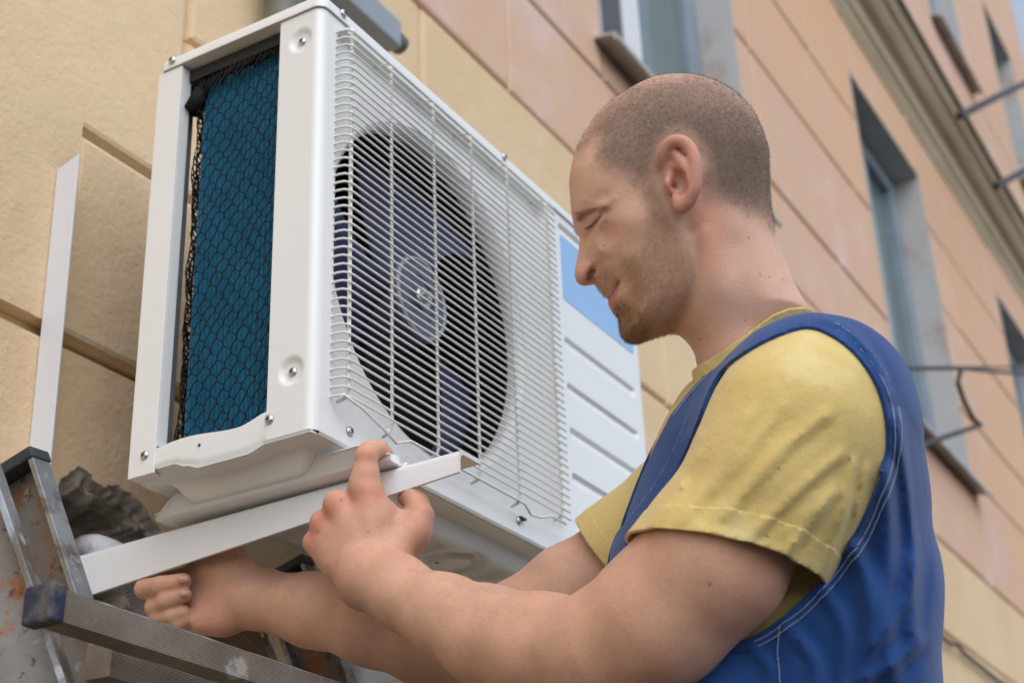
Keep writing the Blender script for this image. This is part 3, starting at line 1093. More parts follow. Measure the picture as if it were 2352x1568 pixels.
def rail(top, low, across, name='rail', w=.062, fl=.026, t=.003, lip=.006, sgn=1, capm='darkplastic'):
    """C-channel from a top point along the direction to low, until the ground; across = direction of the rungs"""
    ax = dirv(top, low)
    L = (GZ - top[2]) / ax[2]
    ac_ = across - ax * np.dot(across, ax)
    ac_ /= np.linalg.norm(ac_)
    nn = np.cross(ax, ac_)
    if np.dot(nn, CC - top) < 0:
        nn = -nn
    # a: along ac_ (web normal), b: along nn (web width)
    h = w / 2
    pr = [(0, -h), (fl, -h), (fl, -h + lip), (fl - t, -h + lip), (fl - t, -h + t), (t, -h + t), (t, h - t), (fl - t, h - t), (fl - t, h - lip), (fl, h - lip), (fl, h), (0, h)]
    pr = [(a * sgn, b) for a, b in pr]
    m = MB()
    m.extrude(pr, top, ac_, nn, ax * L)
    r = m.build(name, M['alu'], lad, bevel=.0007)
    # dirty web face inside the channel
    wm = MB()
    wm.add([top + ac_ * sgn * (t + .0008) + nn * b * (h - t - .0006) + ax * q for q in (.002, L * .98) for b in (-1, 1)], [(0, 1, 3, 2)])
    wm.build('web', M['aluweb'], r, fix=False)
    cp = MB()
    cpr = [(-.002 * sgn, -h - .002), ((fl + .002) * sgn, -h - .002), ((fl + .002) * sgn, h + .002), (-.002 * sgn, h + .002)]
    cp.extrude(cpr, top - ax * .007, ac_, nn, ax * .012)
    cp.build('end_cap', M[capm], r, bevel=.002)
    return ax, ac_, nn


A_t, A_l = pix(62, 1082, 1.46), pix(160, 1390, 1.40)
E_t, E_l = pix(668, 1318, 1.90), pix(742, 1520, 1.85)
C_t, C_l = pix(-215, 700, 1.36), pix(75, 1568, 1.26)
B_t, B_l = pix(500, 1340, 1.78), pix(573, 1530, 1.735)
acA = dirv(A_t, E_t)
acC = dirv(C_l, pix(300, 1500, 1.75))
rail(A_t, A_l, acA, w=.052, sgn=-1)
rail(E_t, E_l, -acA, w=.066)
rail(C_t, C_l, acC, w=.066, sgn=-1, fl=.034)
rail(B_t, B_l, acC, w=.066, sgn=-1)


def rung(p, q, hgt=.032, dpt=.030, endcap=True):
    ax = dirv(p, q)
    up = np.array([0, 0, 1.0])
    s = np.cross(ax, up)
    s /= np.linalg.norm(s)
    u = np.cross(s, ax)
    if np.dot(s, CC - p) < 0:
        s = -s
    L = np.linalg.norm(np.array(q) - p)
    a, b = dpt / 2, hgt / 2
    pr = [(-a, -b), (a, -b)]
    for k in range(12):     # grooved front face
        z = -b + (k + .5) * hgt / 12
        pr += [(a, z - .0007), (a - .0004, z - .0003), (a - .0004, z + .0003), (a, z + .0007)]
    pr += [(a, b), (a - .004, b + .002), (-a + .002, b + .002), (-a, b)]
    o = MB().extrude(pr, p, s, u, ax * L).build('rung', M['alurung'], lad)
    tp = MB().box((0, 0, 0), (1, 1, 1))
    v = [np.array(p) + ax * (x * L) + s * (-a + .003 + y * (2 * a - .008)) + u * (b + .0022 + z * .0012) for x, y, z in tp.v]
    MB().add(v, tp.f).build('rung_tread', M['alu'], o)
    if endcap:
        ec = [(-a - .003, -b - .003), (a + .003, -b - .003), (a + .003, b + .005), (-a - .003, b + .005)]
        MB().extrude(ec, np.array(p) - ax * .013, s, u, ax * .016).build('end_plug', M['blueplastic'], o, bevel=.003)
    return o


rung(pix(112, 1396, 1.195), pix(860, 1636, 1.53), hgt=.0245, dpt=.027)
rung(pix(225, 1520, 1.30), pix(900, 1740, 1.66), hgt=.028, endcap=False)

# ------------------------------------------------------------------ figure: implicit surfaces meshed with surface nets
def poly_sd(P, poly):
    """signed distance of 2-D points to a closed polygon, negative inside"""
    P = np.asarray(P, float)
    d = np.full(len(P), 1e9)
    ins = np.zeros(len(P), bool)
    n = len(poly)
    for i in range(n):
        a, b = poly[i], poly[(i + 1) % n]
        e = b - a
        w = P - a
        t = np.clip((w @ e) / (e @ e + 1e-12), 0, 1)
        q = w - t[:, None] * e
        d = np.minimum(d, (q * q).sum(1))
        c = ((a[1] > P[:, 1]) != (b[1] > P[:, 1]))
        if abs(e[1]) > 1e-12:
            xi = a[0] + (P[:, 1] - a[1]) / e[1] * e[0]
            ins ^= c & (P[:, 0] < xi)
    d = np.sqrt(d)
    return np.where(ins, -d, d)


def line_d(P, line):
    P = np.asarray(P, float)
    d = np.full(len(P), 1e9)
    for i in range(len(line) - 1):
        a, b = np.asarray(line[i], float), np.asarray(line[i + 1], float)
        e = b - a
        w = P - a
        t = np.clip((w @ e) / (e @ e + 1e-12), 0, 1)
        q = w - t[:, None] * e
        d = np.minimum(d, (q * q).sum(1))
    return np.sqrt(d)


def smin(a, b, k):
    if k <= 0:
        return np.minimum(a, b)
    h = np.clip(k - np.abs(a - b), 0, None) / k
    return np.minimum(a, b) - h * h * k * .25


def cone_d(P, a, b, ra, rb):
    e = b - a
    L2 = e @ e + 1e-12
    w = P - a
    t = np.clip((w @ e) / L2, 0, 1)
    q = w - t[:, None] * e
    return np.sqrt((q * q).sum(1)) - (ra + (rb - ra) * t)


class Prims:
    """ordered smooth union of tapered capsules (camera space), with culling"""
    def __init__(self):
        self.p = []

    def cone(self, a, b, ra, rb, k=.006):
        self.p.append((np.array(a, float), np.array(b, float), ra, rb, k))

    def chain(self, pts, rs, k=.006):
        for i in range(len(pts) - 1):
            self.cone(pts[i], pts[i + 1], rs[i], rs[i + 1], k)

    def __call__(self, P):
        c = P.mean(0)[None]
        hd = np.sqrt(((P - c) ** 2).sum(1).max())
        dd = [cone_d(c, p[0], p[1], p[2], p[3])[0] for p in self.p]
        m = min(dd)
        out = None
        for d0, p in zip(dd, self.p):
            if d0 > m + 2 * hd + p[4] + .03:
                continue
            d = cone_d(P, p[0], p[1], p[2], p[3])
            out = d if out is None else smin(out, d, p[4])
        return out


_E = [(0, 0, 0), (1, 0, 0), (0, 1, 0), (1, 1, 0), (0, 0, 1), (1, 0, 1), (0, 1, 1), (1, 1, 1)]
_EDG = [(a, b) for a in range(8) for b in range(a + 1, 8) if bin(a ^ b).count('1') == 1]


def mesh_sdf(fn, lo, hi, h, nb=20, slack=1.7):
    lo = np.array(lo, float)
    dims = np.ceil((np.array(hi) - lo) / h).astype(int)
    NY, NZ = int(dims[1]) + 4, int(dims[2]) + 4
    idl, posl, ql = [], [], []
    hd = np.sqrt(3) * (nb + 2) * h / 2
    for bi in range(0, dims[0], nb):
        for bj in range(0, dims[1], nb):
            for bk in range(0, dims[2], nb):
                c = lo + (np.array([bi, bj, bk]) + nb / 2) * h
                v = fn(c[None] + np.array([[0, 0, 0], [1e-4, 0, 0]]))[0]
                if abs(v) > hd * slack:
                    continue
                ax = [np.arange(q - 1, q + nb + 1) for q in (bi, bj, bk)]
                I, J, K_ = np.meshgrid(*ax, indexing='ij')
                P = lo + np.stack([I, J, K_], -1).reshape(-1, 3) * h
                F = fn(P).reshape(I.shape)
                S = F < 0
                if S.all() or not S.any():
                    continue
                cnt = 0
                for e in _E:
                    cnt = cnt + S[e[0]:S.shape[0] - 1 + e[0], e[1]:S.shape[1] - 1 + e[1], e[2]:S.shape[2] - 1 + e[2]].astype(np.int8)
                act = np.argwhere((cnt > 0) & (cnt < 8))
                if not len(act):
                    continue
                cor = np.stack([F[act[:, 0] + e[0], act[:, 1] + e[1], act[:, 2] + e[2]] for e in _E], 1)
                acc = np.zeros((len(act), 3))
                num = np.zeros(len(act))
                for a, b in _EDG:
                    fa, fb = cor[:, a], cor[:, b]
                    m = (fa < 0) != (fb < 0)
                    t = np.where(m, fa / np.where(m, fa - fb, 1), 0)
                    pa, pb = np.array(_E[a], float), np.array(_E[b], float)
                    acc += m[:, None] * (pa + t[:, None] * (pb - pa))
                    num += m
                g = act + np.array([bi - 1, bj - 1, bk - 1]) + 2
                idl.append((g[:, 0].astype(np.int64) * NY + g[:, 1]) * NZ + g[:, 2])
                posl.append(lo + (act + np.array([bi - 1, bj - 1, bk - 1]) + acc / num[:, None]) * h)
                base = np.array([bi - 1, bj - 1, bk - 1]) + 2
                for axn in range(3):
                    s0 = S[1:-1, 1:-1, 1:-1]
                    sl = [slice(1, -1)] * 3
                    sl[axn] = slice(2, None)
                    s1 = S[tuple(sl)]
                    ch = np.argwhere(s0 != s1)
                    if not len(ch):
                        continue
                    sg = s0[ch[:, 0], ch[:, 1], ch[:, 2]]
                    cell = ch + 1 + base
                    u, w = [(1, 2), (2, 0), (0, 1)][axn]
                    quad = []
                    for du, dw in ((0, 0), (-1, 0), (-1, -1), (0, -1)):
                        q = cell.copy()
                        q[:, u] += du
                        q[:, w] += dw
                        quad.append((q[:, 0].astype(np.int64) * NY + q[:, 1]) * NZ + q[:, 2])
                    quad = np.stack(quad, 1)
                    quad[~sg] = quad[~sg][:, ::-1]
                    ql.append(quad)
    ids = np.concatenate(idl)
    pos = np.concatenate(posl)
    u, ix = np.unique(ids, return_index=True)
    pos = pos[ix]
    Q = np.concatenate(ql)
    Qi = np.searchsorted(u, Q)
    Qi = np.clip(Qi, 0, len(u) - 1)
    ok = (u[Qi] == Q).all(1)
    return pos, Qi[ok]


def vnormals(V, Q):
    n = np.cross(V[Q[:, 2]] - V[Q[:, 0]], V[Q[:, 3]] - V[Q[:, 1]]) if Q.shape[1] == 4 else np.cross(V[Q[:, 1]] - V[Q[:, 0]], V[Q[:, 2]] - V[Q[:, 0]])
    N = np.zeros_like(V)
    for k in range(Q.shape[1]):
        np.add.at(N, Q[:, k], n)
    return N / (np.linalg.norm(N, axis=1)[:, None] + 1e-12)


def relax(V, Q, it=2, f=.5):
    for _ in range(it):
        acc = np.zeros_like(V)
        cnt = np.zeros(len(V))
        for a, b in ((0, 1), (1, 2), (2, 3), (3, 0)):
            for s, t in ((a, b), (b, a)):
                np.add.at(acc, Q[:, s], V[Q[:, t]])
                np.add.at(cnt, Q[:, s], 1)
        V = V * (1 - f) + f * acc / np.maximum(cnt, 1)[:, None]
    return V


def clip_field(V, Q, s):
    """keep the part of a quad mesh where s <= 0, cutting cleanly along s = 0"""
    T = np.concatenate([Q[:, [0, 1, 2]], Q[:, [0, 2, 3]]])
    ins = s[T] <= 0
    c = ins.sum(1)
    keep = [T[c == 3]]
    nv = [V]
    n0 = len(V)
    cache = {}
    newp = []

    def cut(a, b):
        k = (a, b) if a < b else (b, a)
        if k not in cache:
            t = s[k[0]] / (s[k[0]] - s[k[1]])
            newp.append(V[k[0]] + t * (V[k[1]] - V[k[0]]))
            cache[k] = n0 + len(newp) - 1
        return cache[k]
    extra = []
    for tri, i in zip(T[(c > 0) & (c < 3)], ins[(c > 0) & (c < 3)]):
        m = i.sum()
        for r in range(3):
            a, b, d = tri[r], tri[(r + 1) % 3], tri[(r + 2) % 3]
            if m == 1 and i[r]:
                extra.append((a, cut(a, b), cut(d, a)))
                break
            if m == 2 and not i[r]:
                p, q = cut(a, b), cut(d, a)
                extra.append((b, d, q))
                extra.append((b, q, p))
                break
    T2 = np.concatenate([keep[0], np.array(extra, int).reshape(-1, 3)])
    V2 = np.concatenate([V, np.array(newp).reshape(-1, 3)])
    used = np.unique(T2)
    rm = np.full(len(V2), -1)
    rm[used] = np.arange(len(used))
    return V2[used], rm[T2], used


def fast_mesh(name, Vw, faces, mats, parent=None, smooth=True, colors=None):
    me = bpy.data.meshes.new(name)
    k = faces.shape[1]
    me.vertices.add(len(Vw))
    me.vertices.foreach_set('co', np.asarray(Vw, np.float32).ravel())
    me.loops.add(len(faces) * k)
    me.loops.foreach_set('vertex_index', faces.astype(np.int32).ravel())
    me.polygons.add(len(faces))
    me.polygons.foreach_set('loop_start', np.arange(0, len(faces) * k, k, dtype=np.int32))
    me.update(calc_edges=True)
    me.validate()
    if smooth:
        me.polygons.foreach_set('use_smooth', np.ones(len(me.polygons), bool))
    for cname, c in (colors or {}).items():
        at = me.attributes.new(cname, 'FLOAT_COLOR', 'POINT')
        at.data.foreach_set('color', np.concatenate([c, np.ones((len(c), 1))], 1).astype(np.float32).ravel())
    me.materials.append(mats)
    o = bpy.data.objects.new(name, me)
    COL.objects.link(o)
    if parent is not None:
        set_parent(o, parent)
    return o


# body frame: u = frame right, v = downwards, w = towards the viewer's side (his left)
TILT = math.radians(12)
e1 = np.array([1.0, 0, 0])
e3 = np.array([0, math.sin(TILT), math.cos(TILT)])          # camera space: y up, z towards the camera
e2 = np.array([0, -math.cos(TILT), math.sin(TILT)])
HO = cs(1545, 480, 1.385)


class Frame:
    def __init__(self, O):
        self.O = O
        self.B = np.stack([e1, e2, e3], 1)

    def loc(self, P):
        return (P - self.O) @ self.B

    def uv(self, x, y, w=0.0):
        """frame position -> (u, v) on the plane at lateral offset w"""
        d = np.array([(x - 1176) / FD, -(y - 784) / FD, -1.0])
        o = self.O + e3 * w
        t = (o @ e3) / (d @ e3)
        q = d * t - self.O
        return np.array([q @ e1, q @ e2])

    def cam(self, L):
        return self.O + L @ self.B.T


HF = Frame(HO)


def c1(cx, cy):
    return 1219.1 + cx * .47847, 140.7 + cy * .47847


PROFILE = [(700, 83), (620, 90), (540, 112), (450, 160), (370, 217), (300, 290), (250, 368), (215, 432), (195, 500), (185, 570), (188, 630), (192, 682), (197, 730),
           (208, 780), (222, 815), (234, 848), (233, 880), (227, 925), (218, 970), (211, 1008), (213, 1040), (228, 1065), (255, 1076), (285, 1072), (308, 1066),
           (322, 1084), (345, 1111), (366, 1131), (373, 1143), (372, 1164), (386, 1190), (408, 1206), (424, 1226), (428, 1258), (431, 1290), (446, 1325), (480, 1345),
           (520, 1347), (560, 1332), (620, 1316), (680, 1300), (718, 1310), (760, 1350), (788, 1400), (800, 1460), (815, 1540), (850, 1700), (920, 1800), (1040, 1800), (1090, 1650), (1190, 1450), (1288, 1290),
           (1322, 1205), (1268, 1095), (1215, 965), (1182, 880), (1160, 790), (1147, 700), (1140, 610), (1139, 520), (1136, 455), (1120, 395), (1095, 328), (1055, 252), (1000, 196), (930, 145), (850, 108), (770, 88)]
prof_uv = np.array([HF.uv(*c1(*p)) for p in PROFILE])
prof_uv = spline(prof_uv, 5, closed=True)

# half thickness A and rounding radius R at places of the head (millimetres)
CTRL = [(750, 400, 76, 86, 230), (700, 150, 74, 86, 170), (500, 240, 71, 80, 150), (300, 440, 63, 52, 110), (230, 600, 58, 36, 80), (212, 735, 45, 20, 45), (420, 560, 68, 60, 110), (262, 800, 33, 16, 34),
        (330, 780, 47, 26, 45), (450, 820, 63, 40, 75), (560, 800, 67, 55, 90), (240, 880, 12, 11, 32), (236, 950, 12, 11.5, 34), (240, 1030, 14.5, 12, 34), (295, 1015, 18.5, 12, 26), (345, 905, 38, 18, 42),
        (360, 980, 40, 20, 36), (480, 960, 57, 40, 70), (340, 1080, 26, 15, 26), (395, 1090, 34, 19, 30), (390, 1170, 29, 18, 30), (460, 1280, 31, 27, 55), (560, 1200, 46, 32, 70), (640, 1120, 55, 44, 80),
        (720, 950, 62, 60, 110), (700, 600, 71, 80, 150), (1000, 450, 76, 84, 170), (1060, 300, 74, 84, 150), (1070, 720, 60, 54, 90), (950, 800, 60, 58, 110), (880, 1050, 58, 56, 130), (1150, 1150, 57, 54, 130),
        (760, 1330, 53, 46, 90), (1050, 1450, 46, 46, 160), (900, 1650, 42, 42, 160), (680, 1290, 48, 36, 50)]
GH = .0014
u0, v0 = prof_uv.min(0) - .02
u1, v1 = prof_uv.max(0) + .02
nu, nv = int((u1 - u0) / GH), int((v1 - v0) / GH)
UU, VV = np.meshgrid(u0 + np.arange(nu) * GH, v0 + np.arange(nv) * GH, indexing='ij')
G2 = np.stack([UU.ravel(), VV.ravel()], 1)
HD = -poly_sd(G2, prof_uv)                                   # positive inside
num_a = np.zeros(len(G2))
num_r = np.zeros(len(G2))
den = np.zeros(len(G2)) + 1e-9
PXM = .47847 * 1.385 / FD                                     # metres per c1 unit
for cx, cy, A, R, sg in CTRL:
    q = HF.uv(*c1(cx, cy))
    w = np.exp(-((G2 - q) ** 2).sum(1) / (2 * (sg * PXM * .80) ** 2)) + 1e-7 * np.exp(-np.sqrt(((G2 - q) ** 2).sum(1)) / .05)
    num_a += w * A
    num_r += w * R
    den += w
HA = num_a / den * .001
HR = num_r / den * .001
# displacement features painted along lines on the side of the head (outwards +, millimetres)
DISP = np.zeros(len(G2))


def ridge(pts, amp, wid, w=.05):
    global DISP
    L = [HF.uv(*c1(*p), w) for p in pts]
    if len(L) == 1:
        d = np.sqrt(((G2 - L[0]) ** 2).sum(1))
    else:
        d = line_d(G2, spline(L, 6))
    DISP = DISP + amp * 1.12 * .001 * np.exp(-(d / (wid * .001)) ** 2)


# brow, lids, crow's feet
ridge([(235, 735), (275, 715), (330, 700), (380, 690)], 3.2, 7, .045)
ridge([(252, 772), (285, 765), (325, 745), (352, 722)], 3.0, 4.0, .042)        # upper lid bulge
ridge([(272, 800), (298, 785), (320, 760), (345, 735)], -4.2, 2.2, .042)       # lash line crease
ridge([(300, 815), (322, 790), (338, 765)], 2.0, 3.2, .042)                    # lower lid
ridge([(240, 760), (255, 790), (270, 812)], -3.0, 4.5, .03)                    # inner socket
ridge([(340, 730), (380, 705), (405, 698)], -.6, 2.2, .048)
# nose wing, nostril, alar crease, smile line
ridge([(322, 975), (328, 1000)], 2.4, 4.8, .016)
ridge([(285, 955), (318, 950), (342, 975), (340, 1015)], -1.9, 2.6, .018)
ridge([(305, 1000), (292, 1016), (275, 1040)], -9, 3.1, .016)
ridge([(345, 950), (390, 975), (415, 1010), (428, 1060), (436, 1100)], -1.6, 4.2, .036)
ridge([(400, 900), (440, 950), (460, 1010)], 1.8, 11, .045)
# mouth
ridge([(372, 1138), (392, 1112), (410, 1085), (424, 1058)], -4.4, 1.7, .026)
ridge([(382, 1150), (402, 1130), (420, 1100)], 2.4, 3.2, .026)
ridge([(360, 1118), (385, 1088), (405, 1062)], 1.3, 3.0, .026)
ridge([(425, 1062)], -2.5, 3.5, .03)
ridge([(415, 1195), (435, 1170)], -2.4, 4.5, .026)
ridge([(470, 1270)], 2.0, 10, .028)
# cheekbone, jaw edge, neck muscle, throat
ridge([(400, 810), (480, 790), (560, 760)], 1.0, 11, .06)
ridge([(560, 900), (600, 1000)], -.8, 16, .06)
ridge([(700, 800), (735, 930), (735, 1060), (700, 1190), (640, 1270)], 2.2, 8, .055)
ridge([(770, 830), (790, 960), (775, 1090), (735, 1220), (700, 1290)], -3.5, 7, .055)
ridge([(830, 780), (880, 950), (900, 1150), (880, 1350)], 2.6, 13, .055)
ridge([(1000, 900), (1040, 1100), (1060, 1250)], -1.6, 13, .055)
ridge([(820, 620), (840, 700), (830, 760)], -2.0, 8, .066)
ridge([(500, 560), (470, 640)], -1.5, 12, .062)
HD, HA, HR, DISP = [q.reshape(UU.shape) for q in (HD, HA, HR, DISP)]
_wx = (1219.1 + 300 * .47847, 1219.1 + 440 * .47847)
_w = np.clip((UU - HF.uv(_wx[0], 600)[0]) / (HF.uv(_wx[1], 600)[0] - HF.uv(_wx[0], 600)[0]), 0, 1)
for _m in (HA, HR):
    _b = _m.copy()
    for _k in range(60):
        _b[1:-1, 1:-1] = (_b[1:-1, 1:-1] + _b[:-2, 1:-1] + _b[2:, 1:-1] + _b[1:-1, :-2] + _b[1:-1, 2:]) / 5
    _m[...] = _m * (1 - _w) + _b * _w
DISP[1:-1, 1:-1] = (DISP[1:-1, 1:-1] * 2 + DISP[:-2, 1:-1] + DISP[2:, 1:-1] + DISP[1:-1, :-2] + DISP[1:-1, 2:]) / 6


def bil(Mp, u, v):
    x = np.clip((u - u0) / GH, 0, nu - 1.001)
    y = np.clip((v - v0) / GH, 0, nv - 1.001)
    i, j = x.astype(int), y.astype(int)
    a, b = x - i, y - j
    return (Mp[i, j] * (1 - a) + Mp[i + 1, j] * a) * (1 - b) + (Mp[i, j + 1] * (1 - a) + Mp[i + 1, j + 1] * a) * b


# ear, in head-local coordinates
EARW = .074


def ep(cx, cy, w):
    q = HF.uv(*c1(cx, cy), w)
    return np.array([q[0], q[1], w])


ear = Prims()
hel = [(628, 500, .074), (634, 450, .080), (655, 405, .084), (690, 382, .087), (735, 388, .089), (770, 425, .091), (787, 480, .092), (792, 545, .091), (786, 605, .089), (768, 652, .085), (745, 682, .081)]
hs_ = spline([ep(*p) for p in hel], 4)
ear.chain(hs_, np.linspace(.0033, .0043, len(hs_)), .004)
lob = [ep(745, 682, .080), ep(722, 695, .078), ep(708, 676, .076)]
ear.chain(lob, [.0050, .0056, .0046], .006)
ahx = spline([ep(*p) for p in [(690, 440, .081), (716, 470, .084), (742, 505, .087), (757, 555, .087), (755, 610, .085), (738, 648, .082)]], 4)
ear.chain(ahx, np.linspace(.0026, .0046, len(ahx)), .004)
ear.chain([ep(742, 505, .086), ep(705, 500, .081), ep(675, 505, .076)], [.003, .0026, .0028], .004)     # root of the helix
ear.chain([ep(668, 545, .074), ep(668, 585, .077), ep(676, 612, .076)], [.004, .0046, .004], .004)      # tragus
ear.chain([ep(738, 648, .081), ep(715, 655, .079), ep(705, 640, .077)], [.0044, .004, .0034], .004)     # antitragus
# thin plate behind the folds
ear.chain([ep(700, 420, .075), ep(760, 470, .078), ep(765, 560, .078), ep(745, 640, .076), ep(718, 672, .073)], [.0034, .004, .004, .004, .005], .006)
ear.chain([ep(690, 460, .070), ep(740, 520, .072), ep(740, 600, .071)], [.006, .0065, .0065], .006)
ear.chain([ep(655, 455, .070), ep(690, 450, .073), ep(720, 480, .075)], [.007, .007, .006], .006)
ear.chain([ep(660, 520, .068), ep(690, 540, .068)], [.008, .008], .006)
EARC = ep(710, 540, .078)


def head_fn(P):
    L = HF.loc(P)
    u, v, w = L[:, 0], L[:, 1], np.abs(L[:, 2])
    d = bil(HD, u, v)
    out = (u < u0) | (u > u0 + (nu - 1) * GH) | (v < v0) | (v > v0 + (nv - 1) * GH)
    A = bil(HA, u, v)
    R = bil(HR, u, v)
    dp = bil(DISP, u, v)
    x = np.maximum(w - dp * sstep(d, .002, .012), 0) / A
    s = 1 - np.minimum(d / R, 1)
    F = x * x + s * s - 1
    gr = 2 * np.sqrt((x / A) ** 2 + (s / R) ** 2) + 1e-3
    F = F / np.maximum(gr, 1 / .06)
    F = np.where(out, np.maximum(F, .03), F)
    wl = np.stack([u, v, w], 1)
    m = (np.abs(u - EARC[0]) < .045) & (np.abs(v - EARC[1]) < .055) & (w > .05)
    if m.any():
        E_ = ear(wl[m])
        f = smin(F[m], E_, .005)
        # ear canal
        can = cone_d(wl[m], ep(690, 600, .0715), ep(694, 600, .082), .0022, .0030)
        con = cone_d(wl[m], ep(712, 570, .0835), ep(716, 606, .0845), .0078, .0078)
        f = -smin(-f, can, .002)
        f = -smin(-f, con, .004)
        F = F.copy()
        F[m] = f
    return F


def sstep(x, a, b):
    t = np.clip((x - a) / (b - a), 0, 1)
    return t * t * (3 - 2 * t)


corn = np.array([HF.cam(np.array([[a, b, c]]))[0] for a in (u0, u1) for b in (v0, v1) for c in (-.10, .10)])
hv, hq = mesh_sdf(head_fn, corn.min(0), corn.max(0), .00145)
hv = relax(hv, hq, 2, .4)

# ------------------------------------------------------------------ arms and hands


def K2(x, y):      # right-hand reference crop
    return 609.6 + x * .26918, 984.7 + y * .26918


def K3(x, y):
    return x * .372, 984.7 + y * .372


def q2(x, y, d):
    return cs(*K2(x, y), d)


def q3(x, y, d):
    return cs(*K3(x, y), d)


armL = Prims()
sh, el, wr = cs(1790, 905, 1.225), cs(1352, 1500, 1.27), cs(850, 1318, 1.475)
UPA = spline([cs(1830, 1000, 1.26), cs(1752, 1105, 1.225), cs(1642, 1285, 1.228), cs(1508, 1420, 1.24), cs(1352, 1502, 1.27)], 25)
up = lambda t: UPA[int(round(t * (len(UPA) - 1)))]
armL.chain([up(.0), up(.25), up(.5), up(.75), up(.92), el], [.038, .047, .0555, .053, .046, .042], .02)
armL.cone(up(.46) + np.array([-.006, -.006, .0]), up(.68) + np.array([-.008, -.008, 0]), .046, .044, .03)
armL.chain([el, cs(1235, 1490, 1.31), cs(1120, 1462, 1.355), cs(1020, 1412, 1.40), cs(925, 1366, 1.44), wr], [.040, .0430, .0410, .0350, .0295, .0265], .02)
armL.cone(cs(1270, 1455, 1.305), cs(1090, 1432, 1.37), .028, .026, .02)
armL.cone(cs(835, 1345, 1.475), cs(905, 1330, 1.455), .022, .024, .02)
# hand: back of the hand as four rays plus the web of the thumb
wr2 = q2(860, 1190, 1.485)
armL.cone(wr, wr2, .0285, .029, .015)
MC = [q2(880, 545, 1.512), q2(618, 640, 1.518), q2(492, 798, 1.526), q2(428, 965, 1.532)]
wb = [q2(985, 1080, 1.492), q2(890, 1110, 1.492), q2(790, 1150, 1.495), q2(700, 1190, 1.50)]
for a, b, r0_, r1_ in zip(wb, MC, (.021, .021, .0195, .018), (.0135, .0128, .0118, .0112)):
    armL.cone(a, b, r0_, r1_, .011)
armL.cone(q2(760, 900, 1.507), q2(900, 800, 1.505), .0195, .0195, .02)
armL.cone(q2(560, 1010, 1.515), q2(640, 1120, 1.505), .017, .018, .016)
# knuckle heads
for m_, r in zip(MC, (.0128, .0126, .0116, .0108)):
    armL.cone(m_ + np.array([0, 0, .0045]), m_ + np.array([0, 0, .004]), r, r, .009)
# index: up over the foot of the unit, hooked to the right
armL.chain([MC[0], q2(868, 390, 1.518), q2(862, 235, 1.522)], [.0132, .0118, .0112], .006)
armL.chain([q2(862, 235, 1.522), q2(890, 190, 1.528), q2(960, 180, 1.537), q2(1022, 206, 1.548)], [.0112, .0108, .0098, .0078], .004)
armL.cone(q2(800, 470, 1.512), q2(835, 400, 1.514), .0105, .0095, .012)
# middle, ring, little: over the edge of the bracket and behind it
for m_, pip, dip, tp, r in ((MC[1], q2(640, 660, 1.562), q2(700, 690, 1.588), q2(760, 720, 1.592), .0115), (MC[2], q2(520, 800, 1.567), q2(580, 830, 1.594), q2(650, 860, 1.600), .011),
                            (MC[3], q2(440, 960, 1.564), q2(500, 980, 1.586), q2(560, 1010, 1.592), .0098)):
    armL.chain([m_, pip, dip, tp], [r * 1.06, r, r * .92, r * .75], .005)
# tendons on the back of the hand, tendon and vein ridges on the forearm
for a, b in zip([q2(930, 1060, 1.470), q2(870, 1080, 1.470), q2(800, 1110, 1.474)], MC[:3]):
    armL.cone(a + np.array([0, 0, -.003]), b * .8 + a * .2 + np.array([0, 0, .006]), .004, .0052, .008)
for pl, r in (([cs(1150, 1420, 1.32), cs(1050, 1370, 1.36), cs(960, 1335, 1.405), cs(905, 1318, 1.437)], .0030), ([cs(1120, 1490, 1.315), cs(1020, 1440, 1.362), cs(930, 1395, 1.41)], .0026),
              ([cs(1010, 1425, 1.365), cs(950, 1370, 1.408), cs(880, 1300, 1.447)], .0022)):
    armL.chain(pl, [r] * len(pl), .006)
# thumb: from the side of the palm up against the underside of the bracket
armL.chain([q2(1110, 1020, 1.497), q2(1262, 870, 1.506), q2(1330, 735, 1.512)], [.0205, .0158, .0128], .012)
armL.chain([q2(1322, 735, 1.515), q2(1300, 640, 1.522), q2(1262, 575, 1.528), q2(1190, 590, 1.540)], [.0134, .0116, .0104, .0082], .004)
armL.cone(q2(1200, 1000, 1.515), q2(1280, 880, 1.520), .016, .0125, .012)
armL.cone(q2(1000, 760, 1.512), q2(1150, 800, 1.516), .0100, .0090, .012)
armL.cone(q2(940, 660, 1.514), q2(1030, 720, 1.516), .0095, .0095, .012)


def skin_fn(pr, seed, amp=.0007):
    def f(P):
        return pr(P)
    return f


armR = Prims()
shR, elR, wrR = cs(1600, 1190, 1.57), cs(1115, 1490, 1.555), cs(585, 1372, 1.665)
upR = lambda t: shR * (1 - t) + elR * t
armR.chain([shR, upR(.3), upR(.6), upR(.85), elR], [.050, .052, .050, .046, .042], .02)
armR.chain([elR, cs(985, 1470, 1.575), cs(860, 1430, 1.60), cs(720, 1400, 1.635), wrR], [.042, .044, .042, .037, .031], .02)
pw = q3(1480, 1050, 1.668)
armR.cone(wrR, pw, .0325, .031, .015)
for a, b, r0_, r1_ in ((q3(1430, 950, 1.675), q3(1230, 900, 1.69), .024, .017), (q3(1420, 1010, 1.672), q3(1190, 985, 1.688), .023, .0165), (q3(1400, 1080, 1.668), q3(1180, 1090, 1.682), .022, .016), (q3(1390, 1150, 1.664), q3(1180, 1165, 1.672), .021, .015)):
    armR.cone(a, b, r0_, r1_, .014)
armR.cone(q3(1350, 1180, 1.655), q3(1250, 1190, 1.655), .017, .014, .012)
armR.cone(q3(1440, 880, 1.665), q3(1300, 860, 1.672), .020, .016, .014)
